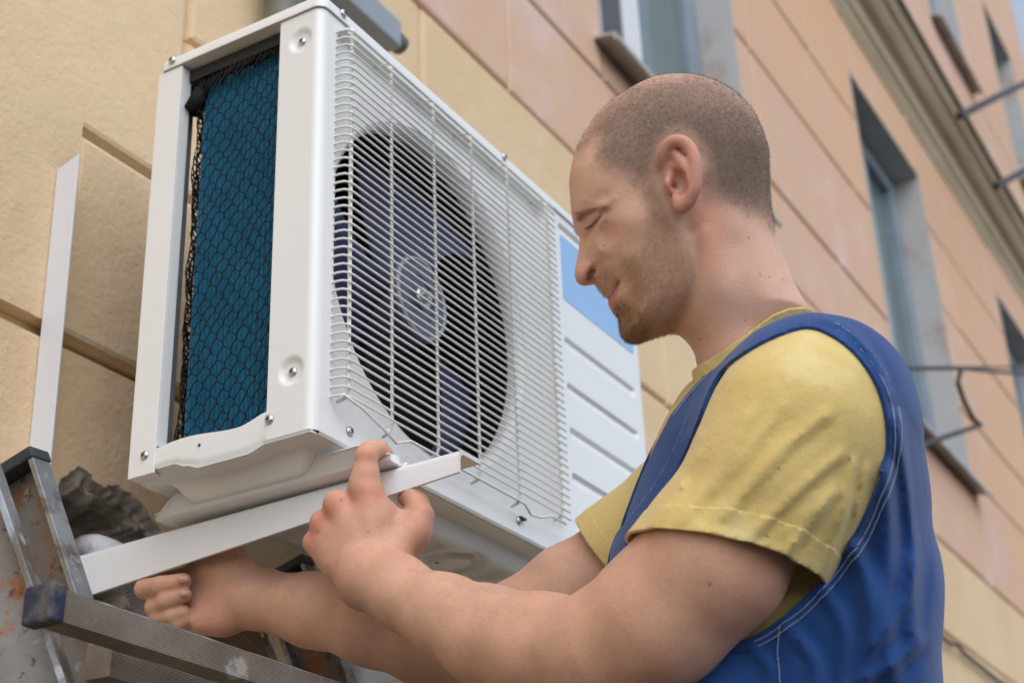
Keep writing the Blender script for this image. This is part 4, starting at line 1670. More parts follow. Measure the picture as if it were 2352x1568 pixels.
# thumb reaching up behind the bracket
armR.chain([q3(1450, 860, 1.668), q3(1420, 760, 1.678), q3(1340, 680, 1.69), q3(1260, 640, 1.695)], [.020, .0155, .0125, .010], .010)
# curled fingers: knuckles to the left, tips coming back to the right
for mcp, pip, dip, tp, r in ((q3(1190, 900, 1.695), q3(895, 985, 1.672), q3(985, 968, 1.655), q3(1130, 938, 1.648), .0112),
                             (q3(1180, 985, 1.690), q3(958, 1098, 1.664), q3(1030, 1058, 1.650), q3(1135, 1022, 1.646), .0108),
                             (q3(1170, 1090, 1.682), q3(985, 1165, 1.662), q3(1060, 1150, 1.650), q3(1130, 1130, 1.648), .0100),
                             (q3(1180, 1160, 1.674), q3(1050, 1205, 1.660), q3(1100, 1200, 1.650), q3(1150, 1180, 1.648), .0088)):
    armR.chain([mcp, pip], [r * 1.1, r], .004)
    armR.chain([pip, dip, tp], [r, r * .94, r * .80], .003)


def bounds(pr, mg=.01):
    a = np.array([p[0] - max(p[2], p[3]) for p in pr.p] + [p[1] - max(p[2], p[3]) for p in pr.p])
    b = np.array([p[0] + max(p[2], p[3]) for p in pr.p] + [p[1] + max(p[2], p[3]) for p in pr.p])
    return a.min(0) - mg, b.max(0) + mg


lo_, hi_ = bounds(armL)
lv_, lq = mesh_sdf(armL, lo_, hi_, .0019)
lv_ = relax(lv_, lq, 2, .5)
lo_, hi_ = bounds(armR)
rv_, rq = mesh_sdf(armR, lo_, hi_, .0022)
rv_ = relax(rv_, rq, 2, .5)
# gentle unevenness of muscle and skin
for V_, Q_ in ((lv_, lq), (rv_, rq)):
    N_ = vnormals(V_, Q_)
    V_ += N_ * (.0008 * noise3(V_, 28, 5, 2))[:, None]
# fine relief of the skin is left to the material

# ------------------------------------------------------------------ torso, shirt, bib overalls
TF = Frame(cs(1790, 1000, 1.395))
TORSO_PX = [(1706, 808), (1660, 830), (1614, 858), (1570, 892), (1540, 940), (1512, 995), (1488, 1060), (1468, 1130), (1448, 1200), (1425, 1280), (1402, 1360), (1386, 1440), (1380, 1520), (1382, 1600), (1390, 1720), (1410, 1800),
            (1800, 1840), (2090, 1800), (2112, 1700), (2118, 1600), (2116, 1500), (2126, 1420), (2130, 1345), (2122, 1285), (2106, 1225), (2102, 1150), (2092, 1080), (2076, 1000), (2046, 940), (2016, 884), (1978, 838), (1930, 806), (1878, 790), (1830, 784), (1770, 786)]
tp_uv = spline(np.array([TF.uv(*p) for p in TORSO_PX]), 5, closed=True)
TH = .004
tu0, tv0 = tp_uv.min(0) - .06
tu1, tv1 = tp_uv.max(0) + .06
tnu, tnv = int((tu1 - tu0) / TH), int((tv1 - tv0) / TH)
TU, TV = np.meshgrid(tu0 + np.arange(tnu) * TH, tv0 + np.arange(tnv) * TH, indexing='ij')
TD = (-poly_sd(np.stack([TU.ravel(), TV.ravel()], 1), tp_uv)).reshape(TU.shape)
TCT = [(1770, 800, 92, 55, 55), (1700, 850, 120, 60, 60), (1900, 830, 140, 75, 70), (1800, 900, 172, 100, 90), (1950, 950, 178, 100, 90), (1600, 960, 135, 90, 80), (1800, 1050, 165, 105, 120), (1550, 1150, 120, 95, 100), (2000, 1150, 168, 105, 110), (1750, 1300, 140, 108, 140),
       (2000, 1400, 150, 105, 140), (1500, 1400, 105, 100, 120), (1750, 1600, 130, 108, 160)]
na = np.zeros(TU.size)
nr_ = np.zeros(TU.size)
dn = np.zeros(TU.size) + 1e-9
tg = np.stack([TU.ravel(), TV.ravel()], 1)
for x, y, A, R, sg in TCT:
    q = TF.uv(x, y)
    w = np.exp(-((tg - q) ** 2).sum(1) / (2 * (sg * 1.375 / FD * .7) ** 2)) + 1e-7 * np.exp(-np.sqrt(((tg - q) ** 2).sum(1)) / .08)
    na += w * A
    nr_ += w * R
    dn += w
TA = (na / dn * .001).reshape(TU.shape)
TR = (nr_ / dn * .001).reshape(TU.shape)


def tbil(Mp, u, v):
    x = np.clip((u - tu0) / TH, 0, tnu - 1.001)
    y = np.clip((v - tv0) / TH, 0, tnv - 1.001)
    i, j = x.astype(int), y.astype(int)
    a, b = x - i, y - j
    return (Mp[i, j] * (1 - a) + Mp[i + 1, j] * a) * (1 - b) + (Mp[i, j + 1] * (1 - a) + Mp[i + 1, j + 1] * a) * b


def torso_fn(P):
    L = TF.loc(P)
    u, v, w = L[:, 0], L[:, 1], np.abs(L[:, 2])
    d = tbil(TD, u, v)
    A = tbil(TA, u, v)
    R = tbil(TR, u, v)
    x = w / A
    s = 1 - np.minimum(d / R, 1)
    F = x * x + s * s - 1
    g_ = 2 * np.sqrt((x / A) ** 2 + (s / R) ** 2) + 1e-3
    return F / np.maximum(g_, 1 / .12)


# sleeves
HEM_L = cs(1655, 1312, 1.262)
slv = Prims()
slv.chain([cs(1862, 905, 1.25), cs(1835, 970, 1.238), cs(1780, 1105, 1.232), cs(1688, 1285, 1.234), cs(1630, 1400, 1.24)], [.056, .062, .0625, .0625, .0635], .03)
slv.cone(cs(1885, 925, 1.30), cs(1865, 1010, 1.28), .068, .068, .04)
slv.cone(cs(1890, 1060, 1.26), cs(1810, 1220, 1.245), .034, .026, .05)       # slack cloth under the arm
upc = Prims()
upc.chain([up(.0), up(.25), up(.5), up(.72)], [.043, .0525, .0605, .0585], .02)
upc.cone(up(.46) + np.array([-.006, -.006, .0]), up(.68) + np.array([-.008, -.008, 0]), .051, .049, .03)
slvT = Prims()
slvT.p = slv.p[:2] + [slv.p[4]]
slvR = Prims()
slvR.chain([cs(1660, 1110, 1.545), cs(1590, 1175, 1.56), cs(1440, 1288, 1.562), cs(1360, 1345, 1.562)], [.062, .064, .0605, .0595], .03)


def sleeve_axis(P):
    a, b = cs(1800, 930, 1.232), cs(1610, 1390, 1.27)
    e = b - a
    return ((P - a) @ e) / (e @ e)


def foldset(px, lines):
    out = np.zeros(len(px))
    for pts, amp, wid in lines:
        q = spline(np.array(pts, float), 5)
        d = line_d(px, q)
        e_ = q[-1] - q[0]
        L_e = np.linalg.norm(e_)
        side = .5 + .5 * np.tanh(((px[:, 0] - q[0, 0]) * e_[1] - (px[:, 1] - q[0, 1]) * e_[0]) / L_e / wid)
        tt = ((px - q[0]) @ e_) / (L_e * L_e)
        side = side * sstep(tt, -.15, .15) * (1 - sstep(tt, .85, 1.15))
        out += amp * .001 * (np.exp(-(d / wid) ** 2) - .55 * np.exp(-((d - 1.9 * wid) / (1.1 * wid)) ** 2) * side)
    return out


ARM = [(1850, 752), (1905, 768), (1960, 808), (2005, 868), (2030, 930), (2040, 1000), (2030, 1070), (2002, 1150), (1960, 1235), (1905, 1310), (1840, 1380), (1775, 1432), (1725, 1462), (1690, 1470),
       (1600, 1462), (1500, 1420), (1440, 1340), (1430, 1290), (1446, 1238), (1498, 1168), (1545, 1098), (1588, 1010), (1626, 906), (1661, 848), (1713, 808), (1777, 774)]
ARM_S = spline(np.array(ARM, float), 3, closed=True)
SLEEVE_F = [([(1900, 950), (1790, 1040), (1670, 1180)], 4.2, 13), ([(1935, 1040), (1840, 1120), (1720, 1235)], 4.6, 12), ([(1915, 1130), (1850, 1215), (1775, 1300)], 4.2, 11), ([(1720, 950), (1660, 1070), (1570, 1190)], 3.2, 14),
            ([(1800, 930), (1730, 1020), (1640, 1130)], 3.0, 12), ([(1960, 1060), (1935, 1190), (1890, 1320)], 4.2, 9), ([(1990, 1075), (1960, 1200), (1920, 1300)], 3.8, 9), ([(1850, 1180), (1820, 1260), (1800, 1330)], 3.4, 9),
            ([(1600, 1040), (1560, 1120), (1500, 1210)], 3.0, 11), ([(1590, 1210), (1680, 1235), (1780, 1275)], 2.2, 10), ([(1530, 930), (1570, 960), (1600, 1000)], 3.0, 12), ([(1500, 1010), (1530, 1050), (1560, 1110)], 3.0, 12)]


def folds(P):
    """drapery folds: dragging lines on the sleeve, under-arm creases, cloth unevenness"""
    fx = frame_xy(P)
    x, y = fx[:, 0], fx[:, 1]
    t = np.clip(sleeve_axis(P), 0, 1.2)
    n1 = noise3(P, 9, 21, 2)
    n2 = noise3(P, 16, 33, 2)
    ph = ((x * .55 + y * .83) + 34 * n1) / 21.0                   # drag folds across the sleeve
    fs = np.sin(ph + 1.2 * n2)
    fold = foldset(fx, SLEEVE_F) + fs * .0016 * sstep(t, .0, .35) * (.55 + .45 * np.clip(noise3(P, 6, 77, 1) * 2, -1, 1))
    # radiating creases at the rear armpit
    ang = np.arctan2(y - 1330, x - 1900)
    rad = np.hypot(x - 1900, y - 1330)
    cre = np.sin((x * .97 + y * .22 + 20 * n1) / 7.5) * .0012 * np.exp(-((x - 1925 + (y - 1150) * .25) / 55) ** 2 - ((y - 1130) / 120) ** 2)
    Lm = TF.loc(P)
    Lm[:, 2] = np.abs(Lm[:, 2])
    mk = 1 - sstep(poly_sd(frame_xy(TF.cam(Lm)), ARM_S), -30, 0)
    mk = np.maximum(mk, 1 - sstep(x, 1440, 1500))
    return (fold + cre + .0028 * n1 + .0010 * n2) * mk


def shirt_base(P):
    F = torso_fn(P)
    c = P.mean(0)
    F = smin(F, slvT(P), .034)
    F = smin(F, smin(slv(P), upc(P), .02), .014)
    F = smin(F, slvR(P), .03)
    return F


def shirt_fn(P):
    F = shirt_base(P)
    m = np.abs(F) < .02
    if m.any():
        F = F.copy()
        F[m] -= folds(P[m]) * .8
    return F


tc_ = np.array([TF.cam(np.array([[a, b, c]]))[0] for a in (tu0, tu1) for b in (tv0, tv1) for c in (-.22, .22)])
lo1, hi1 = tc_.min(0), tc_.max(0)
a1, b1 = bounds(slv)
a2, b2 = bounds(slvR)
lo_, hi_ = np.minimum(np.minimum(lo1, a1), a2), np.maximum(np.maximum(hi1, b1), b2)
sv, sq = mesh_sdf(shirt_fn, lo_, hi_, .0032, slack=2.2)
sv = relax(sv, sq, 4, .5)

# ---- skin colours from anatomical regions, shade painted into creases and openings -------------------------------------------------
man = thing('person', 'man with cropped hair in yellow shirt and blue overalls, hands at the bracket', 'person', tuple(pix(1850, 1500, 1.35) * np.array([1, 1, 0]) + np.array([0, 0, GZ])))


def near_px(V, fr):
    """frame coordinates of each vertex, far side mirrored onto the near side"""
    L = fr.loc(V)
    L[:, 2] = np.abs(L[:, 2])
    return frame_xy(fr.cam(L))


def c1inv(px):
    return np.stack([(px[:, 0] - 1219.1) / .47847, (px[:, 1] - 140.7) / .47847], 1)


def region(px, poly, soft):
    d = poly_sd(px, spline(np.array(poly, float), 4, closed=True))
    return 1 - sstep(d, -soft, soft)


hc = c1inv(near_px(hv, HF))
HAIR = [(700, 60), (450, 140), (330, 250), (262, 350), (225, 430), (262, 400), (322, 378), (322, 470), (390, 520), (455, 555), (505, 600), (545, 590), (600, 560), (610, 480), (640, 400), (700, 350),
        (780, 380), (830, 470), (835, 560), (880, 640), (950, 690), (1040, 720), (1110, 760), (1180, 800), (1230, 700), (1180, 400), (1080, 220), (900, 80)]
BEARD = [(540, 640), (575, 600), (620, 640), (650, 720), (720, 800), (785, 880), (800, 990), (775, 1110), (735, 1220), (700, 1310), (560, 1360), (470, 1370), (420, 1300), (415, 1215), (440, 1195), (475, 1130), (462, 1060), (448, 1000),
         (470, 940), (520, 880), (560, 800), (550, 720)]
MOUST = [(312, 1068), (318, 1040), (345, 1010), (395, 1008), (415, 1040), (400, 1065), (372, 1100), (350, 1118)]
CHIN = [(395, 1185), (430, 1150), (480, 1160), (560, 1250), (560, 1350), (460, 1370), (415, 1300)]
n_h = noise3(hv, 130, 71, 3)
m_hair = region(hc + 14 * np.stack([n_h, noise3(hv, 130, 72, 3)], 1), HAIR, 76)
m_beard = region(hc, BEARD, 62)
m_mou = region(hc, MOUST, 14) * .75
m_chin = region(hc, CHIN, 30)
dark = region(hc, [(560, 250), (750, 200), (950, 260), (1120, 380), (1130, 560), (1040, 660), (930, 560), (860, 450), (700, 330), (560, 400)], 110)
n_a = noise3(hv, 60, 3, 3)
n_b = noise3(hv, 420, 9, 2)
n_c = noise3(hv, 22, 14, 2)
SK = np.array([.675, .41, .300])
SKP = np.array([.60, .255, .185])
col = np.tile(SK, (len(hv), 1)) * (1 + .06 * n_a[:, None] + .035 * n_b[:, None])


def mixin(mask, c):
    global col
    col = col * (1 - mask[:, None]) + np.array(c) * mask[:, None]


L_ = HF.loc(hv)
earm = (np.abs(L_[:, 2]) > .0765) & (hc[:, 0] > 600) & (hc[:, 0] < 830) & (hc[:, 1] > 340) & (hc[:, 1] < 730)
mixin(region(hc, [(780, 640), (900, 700), (960, 850), (900, 1000), (830, 950), (790, 850)], 70) * .5, (.60, .23, .165))
mixin(region(hc, [(300, 760), (420, 760), (520, 850), (440, 920), (340, 900)], 50) * .35, (.60, .27, .19))
mixin(region(hc, [(210, 960), (330, 950), (345, 1020), (290, 1080), (205, 1060)], 25) * .35, (.60, .26, .18))
stub = .5 + .5 * np.clip(.5 + .9 * noise3(hv, 700, 31, 2), 0, 1)
mixin(np.clip(m_hair * (.76 + .18 * dark) * (.74 + .35 * stub), 0, .95), (.185, .135, .102))
mixin(np.clip(np.maximum(m_beard * .32, m_mou * .34) * (.55 + .7 * stub), 0, .85), (.28, .165, .09))
mixin(m_chin * .35 * stub, (.28, .16, .075))
mixin(region(hc, [(540, 640), (575, 600), (620, 640), (650, 720), (680, 800), (610, 780), (560, 720)], 25) * .35, (.14, .085, .052))
mixin(earm * .55, (.62, .255, .20))
mixin(region(hc, [(372, 1142), (392, 1118), (412, 1090), (424, 1066), (424, 1095), (412, 1135), (400, 1172), (384, 1178), (373, 1160)], 7) * .8, (.50, .17, .15))
mixin(region(hc, [(360, 1128), (385, 1085), (412, 1058), (424, 1056), (405, 1092), (374, 1138)], 6) * .55, (.42, .16, .125))
mixin(np.exp(-(line_d(hc, [(374, 1140), (392, 1113), (410, 1086), (424, 1058)]) / 5) ** 2) * .75, (.16, .055, .045))  # shade of the crease between the lips, painted in
mixin(region(hc, [(266, 1046), (272, 1018), (290, 1000), (312, 998), (308, 1020), (288, 1048)], 6) * .8, (.05, .02, .014))  # darkness inside the nostril, painted into the skin colour
# eyebrow and lashes, with brow shadow and lid-crease shade painted in
mixin(region(hc, [(218, 735), (240, 722), (300, 705), (372, 690), (378, 704), (310, 722), (262, 742), (232, 765)], 12) * .5, (.22, .13, .075))
mixin(np.exp(-(line_d(hc, [(272, 802), (298, 787), (318, 764), (338, 740)]) / 6) ** 2) * .72, (.11, .065, .045))
mixin(region(hc, [(685, 575), (705, 580), (708, 615), (694, 630), (682, 605)], 8) * earm * .35, (.25, .09, .06))  # shading of the ear canal, painted into the skin colour
for x, y, r in ((497, 597, 5), (360, 768, 5), (352, 885, 4), (1046, 848, 5), (1100, 1025, 4), (1146, 1034, 4), (1028, 1245, 4), (812, 1332, 4), (262, 676, 4), (748, 648, 4), (1208, 1048, 3)):
    mixin(np.exp(-(((hc - np.array([x, y])) ** 2).sum(1)) / (2 * (r * .8) ** 2)) * .75, (.17, .075, .05))
head_col = col.copy()


def arm_col(V, Q, red, moles, tone=1.0):
    na_ = noise3(V, 55, 41, 3)
    nb_ = noise3(V, 380, 42, 2)
    nc_ = noise3(V, 18, 43, 2)
    c = np.tile(np.array([.62, .355, .245]) * tone, (len(V), 1)) * (1 + .07 * na_[:, None] + .04 * nb_[:, None])
    m = np.clip(.5 * nc_ + .1, 0, .5)
    c = c * (1 - m[:, None]) + np.array([.58, .265, .185]) * tone * m[:, None]
    for p, r, a in red:
        w = np.exp(-((V - p) ** 2).sum(1) / (2 * r * r)) * a
        c = c * (1 - w[:, None]) + np.array([.62, .235, .165]) * tone * w[:, None]
    px = frame_xy(V)
    for x, y, r in moles:
        w = np.exp(-((px - np.array([x, y])) ** 2).sum(1) / (2 * r * r)) * .8
        c = c * (1 - w[:, None]) + np.array([.14, .06, .045]) * w[:, None]
    return c


redL = [(m_ + np.array([0, 0, .012]), .011, .8) for m_ in MC] + [(q2(862, 235, 1.51), .010, .5), (q2(1300, 690, 1.505), .012, .4), (q2(1020, 205, 1.54), .008, .5)]
molL = [(1630, 1341, 3), (1802, 1386, 3), (1843, 1407, 3), (1597, 1581, 3), (784, 1147, 2.0), (730, 1220, 2.2), (847, 1221, 1.8)]
lc = arm_col(lv_, lq, redL, molL)
rc = arm_col(rv_, rq, [(q3(1135, 940, 1.64), .008, .4), (q3(1300, 1150, 1.64), .02, .35)], [], 1.0)
# body under the clothes closes the figure
bt, bq = mesh_sdf(lambda P: torso_fn(P) + .009, lo1, hi1, .009, slack=2.4)
bc = np.tile(SK, (len(bt), 1))
parts_ = [(hv, hq, head_col), (lv_, lq, lc), (rv_, rq, rc), (bt, bq, bc)]
allV, allQ, allC = [], [], []
off = 0
for v_, q_, c_ in parts_:
    allV.append(v_)
    allQ.append(q_ + off)
    allC.append(np.clip(c_, 0, 1))
    off += len(v_)
allV = np.concatenate(allV)
allQ = np.concatenate(allQ)
allC = np.concatenate(allC)

sk = bpy.data.materials.new('skin')
sk.use_nodes = True
nt = sk.node_tree
pb = nt.nodes['Principled BSDF']
vc = nt.nodes.new('ShaderNodeAttribute')
vc.attribute_name = 'tone'
tcn = nt.nodes.new('ShaderNodeTexCoord')
nz = nt.nodes.new('ShaderNodeTexNoise')
nz.inputs['Scale'].default_value = 900
nz.inputs['Detail'].default_value = 3
nt.links.new(tcn.outputs['Object'], nz.inputs['Vector'])
mr = nt.nodes.new('ShaderNodeMapRange')
mr.inputs['From Min'].default_value = .3
mr.inputs['From Max'].default_value = .7
mr.inputs['To Min'].default_value = .93
mr.inputs['To Max'].default_value = 1.06
nt.links.new(nz.outputs['Fac'], mr.inputs['Value'])
mx = nt.nodes.new('ShaderNodeVectorMath')
mx.operation = 'SCALE'
nt.links.new(vc.outputs['Color'], mx.inputs[0])
nt.links.new(mr.outputs[0], mx.inputs['Scale'])
nt.links.new(mx.outputs[0], pb.inputs['Base Color'])
pb.inputs['Roughness'].default_value = .52
pb.inputs['Specular IOR Level'].default_value = .28
pb.inputs['Subsurface Weight'].default_value = .22
pb.inputs['Subsurface Radius'].default_value = (1.0, .35, .2)
pb.inputs['Subsurface Scale'].default_value = .005
bp = nt.nodes.new('ShaderNodeBump')
bp.inputs['Strength'].default_value = .3
bp.inputs['Distance'].default_value = .0012
nz2 = nt.nodes.new('ShaderNodeTexNoise')
nz2.inputs['Scale'].default_value = 420
nz2.inputs['Detail'].default_value = 4
nt.links.new(tcn.outputs['Object'], nz2.inputs['Vector'])
nt.links.new(nz2.outputs['Fac'], bp.inputs['Height'])
nt.links.new(bp.outputs[0], pb.inputs['Normal'])
rgh = np.concatenate([.50 + .35 * np.maximum(m_hair, .6 * m_beard), np.full(len(allV) - len(hv), .50)])
ra = nt.nodes.new('ShaderNodeAttribute')
ra.attribute_name = 'matte'
nt.links.new(ra.outputs['Fac'], pb.inputs['Roughness'])
body = fast_mesh('body', c2w(allV), allQ, sk, man, colors={'tone': allC, 'matte': np.repeat(rgh[:, None], 3, 1)})

# ---- cropped hair and stubble: short tapered strands ----------------------------------------
hn = vnormals(hv, hq)
rh = np.random.default_rng(5)


def strands(mask, n, len0, len1, flow, wid, name, colr, parent):
    p = mask / mask.sum()
    idx = rh.choice(len(hv), n, p=p)
    base_ = hv[idx] + rh.normal(0, .0006, (n, 3))
    nrm = hn[idx]
    fl = flow(hv[idx])
    fl = fl - nrm * (fl * nrm).sum(1)[:, None]
    fl /= np.linalg.norm(fl, axis=1)[:, None] + 1e-9
    dirs = nrm * .75 + fl * .75 + rh.normal(0, .28, (n, 3))
    dirs /= np.linalg.norm(dirs, axis=1)[:, None]
    ln = rh.uniform(len0, len1, n)[:, None]
    side = np.cross(dirs, nrm + rh.normal(0, .6, (n, 3)))
    side /= np.linalg.norm(side, axis=1)[:, None] + 1e-9
    base_ = base_ - nrm * .0004
    V = np.stack([base_ - side * wid, base_ + side * wid, base_ + dirs * ln], 1).reshape(-1, 3)
    F = np.arange(n * 3).reshape(n, 3)
    o = fast_mesh(name, c2w(V), F, colr, parent, smooth=False)
    o['kind'] = 'stuff'
    return o


M['hairm'] = mat('cropped_hair', (.25, .18, .13), .5, spec=.35, var2=(.145, .105, .075), vscale=120)
M['beardm'] = mat('beard_hair', (.42, .25, .12), .5, spec=.35, var2=(.22, .12, .06), vscale=120)
crown = HF.cam(np.array([[.035, -.10, 0.0]]))[0]
strands(np.clip(m_hair - .25, 0, 1) * (~earm) * (.75 + .25 * dark), 60000, .0018, .0032, lambda P: P - crown, .00011, 'hair', M['hairm'], man)
down = e2 * .8 - e1 * .5
bm_ = np.clip(np.maximum(np.maximum(m_beard, m_mou), m_chin) - .3, 0, 1) * (.5 + 1.2 * m_chin)
strands(bm_, 24000, .0018, .0040, lambda P: np.tile(down, (len(P), 1)), .00010, 'beard', M['beardm'], man)
# eyebrow and lashes
brow = region(hc, [(218, 735), (240, 722), (300, 705), (372, 690), (378, 704), (310, 722), (262, 742), (232, 765)], 10) * (np.abs(L_[:, 2]) > .012)
strands(brow, 1100, .004, .006, lambda P: np.tile(e1 - e2 * .2, (len(P), 1)), .00011, 'eyebrow', M['beardm'], man)
lash = np.exp(-(line_d(hc, [(276, 800), (298, 786), (318, 764), (332, 745)]) / 4) ** 2)
strands(lash, 220, .004, .007, lambda P: np.tile(-e1 + e2 * .9, (len(P), 1)), .00012, 'eyelash', M['hairm'], man)

# fine hair on the forearm
hvb, hnb = hv, hn
hv, hn = lv_, vnormals(lv_, lq)
apx = frame_xy(lv_)
fm = sstep(-apx[:, 0], -1330, -1200) * sstep(apx[:, 0], 800, 900)
M['armhair'] = mat('arm_hair', (.38, .25, .15), .5, spec=.3)
strands(fm, 4200, .006, .011, lambda P: np.tile(np.array([-.6, -.8, 0.0]), (len(P), 1)), .00007, 'arm_hair', M['armhair'], man)
hv, hn = hvb, hnb

# ---- finger nails ----------------------------------------------------------------------------
M['nail'] = mat('finger_nail', (.55, .30, .21), .3, spec=.5)


def nail(c, nrm, along, w, l):
    nrm = np.array(nrm, float)
    along = np.array(along, float)
    nrm /= np.linalg.norm(nrm)
    along -= nrm * (along @ nrm)
    along /= np.linalg.norm(along)
    s = np.cross(nrm, along)
    P = []
    for i in range(9):
        t = -1 + i / 4
        row = []
        for j in range(9):
            a = -1 + j / 4
            k = math.sqrt(max(0, 1 - abs(t) ** 4))
            row.append(c + along * l * t + s * w * a * k * .95 - nrm * (.0022 * a * a * k + .0006 * t * t) + nrm * .0004)
        P.append(row)
    MB().grid(c2w(np.array(P))).build('nail', M['nail'], body, smooth=True, solid=.0005)


nail(q3(1133, 925, 1.6385), (.35, .35, 1), (1, .12, .05), .0048, .0055)
nail(q3(1140, 1012, 1.637), (.35, .35, 1), (1, .18, .05), .0045, .0050)
nail(q2(1035, 190, 1.5425), (.6, .75, .55), (1, -.3, -.4), .0050, .0055)

# ---- shirt: cut the cloth at hems and neck ----------------------------------------------------
px = frame_xy(sv)
# sleeve hem: a plane across the arm, a little uneven
a, b = cs(1830, 950, 1.238), cs(1640, 1390, 1.24)
ax_ = (b - a) / np.linalg.norm(b - a)
hem_c = cs(1662, 1288, 1.235)
hn_ = ax_ + np.array([.13, -.02, .34])
hn_ /= np.linalg.norm(hn_)
dl = (sv - hem_c) @ hn_ + .0022 * noise3(sv, 20, 8, 2)
dist_arm = np.linalg.norm(np.cross(sv - a, ax_), axis=1)
tcoord = (sv - a) @ ax_
d_tor = torso_fn(sv)
d_slv = np.minimum(slv(sv), upc(sv))
f_hem = np.where(dist_arm < .13, np.minimum(dl, d_tor - d_slv - .004), -1.0)
aR, bR = cs(1660, 1110, 1.545), cs(1360, 1345, 1.562)
axR = (bR - aR) / np.linalg.norm(bR - aR)
dR = (sv - cs(1412, 1290, 1.562)) @ (axR + np.array([0, -.1, 0])) + .001 * noise3(sv, 25, 9, 2)
f_hemR = np.where(np.linalg.norm(np.cross(sv - aR, axR), axis=1) < .10, dR, -1.0)
f_hemR = np.where(sv[:, 2] < -1.44, f_hemR, -1.0)
# neck opening: plane tilted with the collar
NK = [(1560, 870), (1604, 842), (1660, 808), (1720, 762), (1780, 722), (1840, 706), (1880, 716), (1890, 640), (1700, 640), (1540, 760)]
lt = TF.loc(sv)
f_neck = -poly_sd(px, np.array(NK, float)) / FD * 1.37
f_neck = np.where(px[:, 1] < 900, f_neck, -1.0)
f = np.maximum(np.maximum(f_hem, f_hemR), f_neck)
SV, ST, used = clip_field(sv, sq, f)
tv_, tq_ = mesh_sdf(lambda P: torso_fn(P) + .0060 - np.where(np.abs(torso_fn(P)) < .02, .0022 * np.sin((frame_xy(P)[:, 0] * .75 + frame_xy(P)[:, 1] * .66) / 9.0), 0), lo1, hi1, .0042, slack=2.2)
tv_ = relax(tv_, tq_, 2, .5)
tpx = frame_xy(tv_)
f_n2 = np.where(tpx[:, 1] < 1000, .001 + 0 * tpx[:, 0], -1.0)
TV2, TT2, _ = clip_field(tv_, tq_, np.clip((1000 - tpx[:, 1]) * .0005, -.05, .05))
ST = np.concatenate([ST, TT2 + len(SV)])
SV = np.concatenate([SV, TV2])

M['shirt'] = mat('yellow_jersey', (.70, .53, .205), .9, spec=.2, var2=(.64, .475, .17), vscale=7, bump=.30, bscale=700, bump2=(.35, 60),
                 spots=[((.70, .57, .27), 12, .64, .1)])
ns = M['shirt'].node_tree
ns.nodes['Principled BSDF'].inputs['Sheen Weight'].default_value = .25
shirt = fast_mesh('shirt', c2w(SV), ST, M['shirt'], man)
sm = shirt.modifiers.new('cloth', 'SOLIDIFY')
sm.thickness = .0022
sm.offset = -1

# hem band and collar rib, as doubled cloth following the cut edges
ed_hem = np.abs(dl) * 0


def band(name, field, keep, wid, lift, V=sv, Q=sq, mt=None, parent=None):
    N = vnormals(V, Q)
    VV_ = V + N * lift
    s = np.maximum(np.maximum(field, -(field + wid)), np.where(keep, -1.0, 1.0))
    v2, t2, _ = clip_field(VV_, Q, s)
    o = fast_mesh(name, c2w(v2), t2, mt, parent)
    m = o.modifiers.new('cloth', 'SOLIDIFY')
    m.thickness = lift + .0006
    m.offset = -1
    return o


band('sleeve_hem', f_hem, f_hem > -.5, .022, .0006, mt=M['shirt'], parent=shirt)
band('sleeve_hem', f_hemR, f_hemR > -.5, .020, .0006, mt=M['shirt'], parent=shirt)
# ribbed collar standing round the neck
UP = np.array([(1560, 872), (1600, 842), (1660, 806), (1720, 762), (1780, 722), (1815, 709), (1850, 706), (1900, 712)], float)
lo4, hi4 = np.minimum(cs(1560, 900, 1.30), cs(1560, 900, 1.50)), np.maximum(cs(1900, 690, 1.30), cs(1900, 690, 1.50))
lo4[2], hi4[2] = -1.50, -1.26
cv, cq = mesh_sdf(lambda P: head_fn(P) - .0050 - .0006 * np.sin(frame_xy(P)[:, 0] * .55), lo4 - .02, hi4 + .02, .0026)
cv = relax(cv, cq, 2, .5)
cpx = near_px(cv, HF)
top_ = np.interp(cpx[:, 0], UP[:, 0], UP[:, 1])
fc = np.maximum(top_ - cpx[:, 1], cpx[:, 1] - top_ - 62) * .0004
CV, CT, _ = clip_field(cv, cq, fc)
collar = fast_mesh('collar', c2w(CV), CT, M['shirt'], shirt)
cm_ = collar.modifiers.new('cloth', 'SOLIDIFY')
cm_.thickness = .0022
cm_.offset = -1

# ---- overalls: denim offset from the shirt, cut along armhole and straps ------------------------
DENIM_F = [([(2058, 960), (2082, 1120), (2098, 1300), (2092, 1450)], 5.0, 14), ([(2030, 1080), (2040, 1230), (2030, 1400), (2050, 1560)], 5.5, 18), ([(1960, 1260), (2000, 1380), (1985, 1568)], 6.5, 20),
           ([(1890, 1350), (1940, 1450), (1935, 1580)], 6.0, 18), ([(1810, 1440), (1870, 1520), (1880, 1600)], 5.5, 16), ([(2100, 1290), (2070, 1390), (2010, 1480)], 5.0, 14), ([(2110, 1470), (2060, 1520), (1980, 1560)], 5.0, 14),
           ([(1730, 1490), (1770, 1540), (1760, 1620)], 4.0, 13), ([(1960, 770), (2010, 830), (2040, 910)], 2.5, 9), ([(1880, 735), (1940, 752), (1990, 795)], 2.2, 8)]


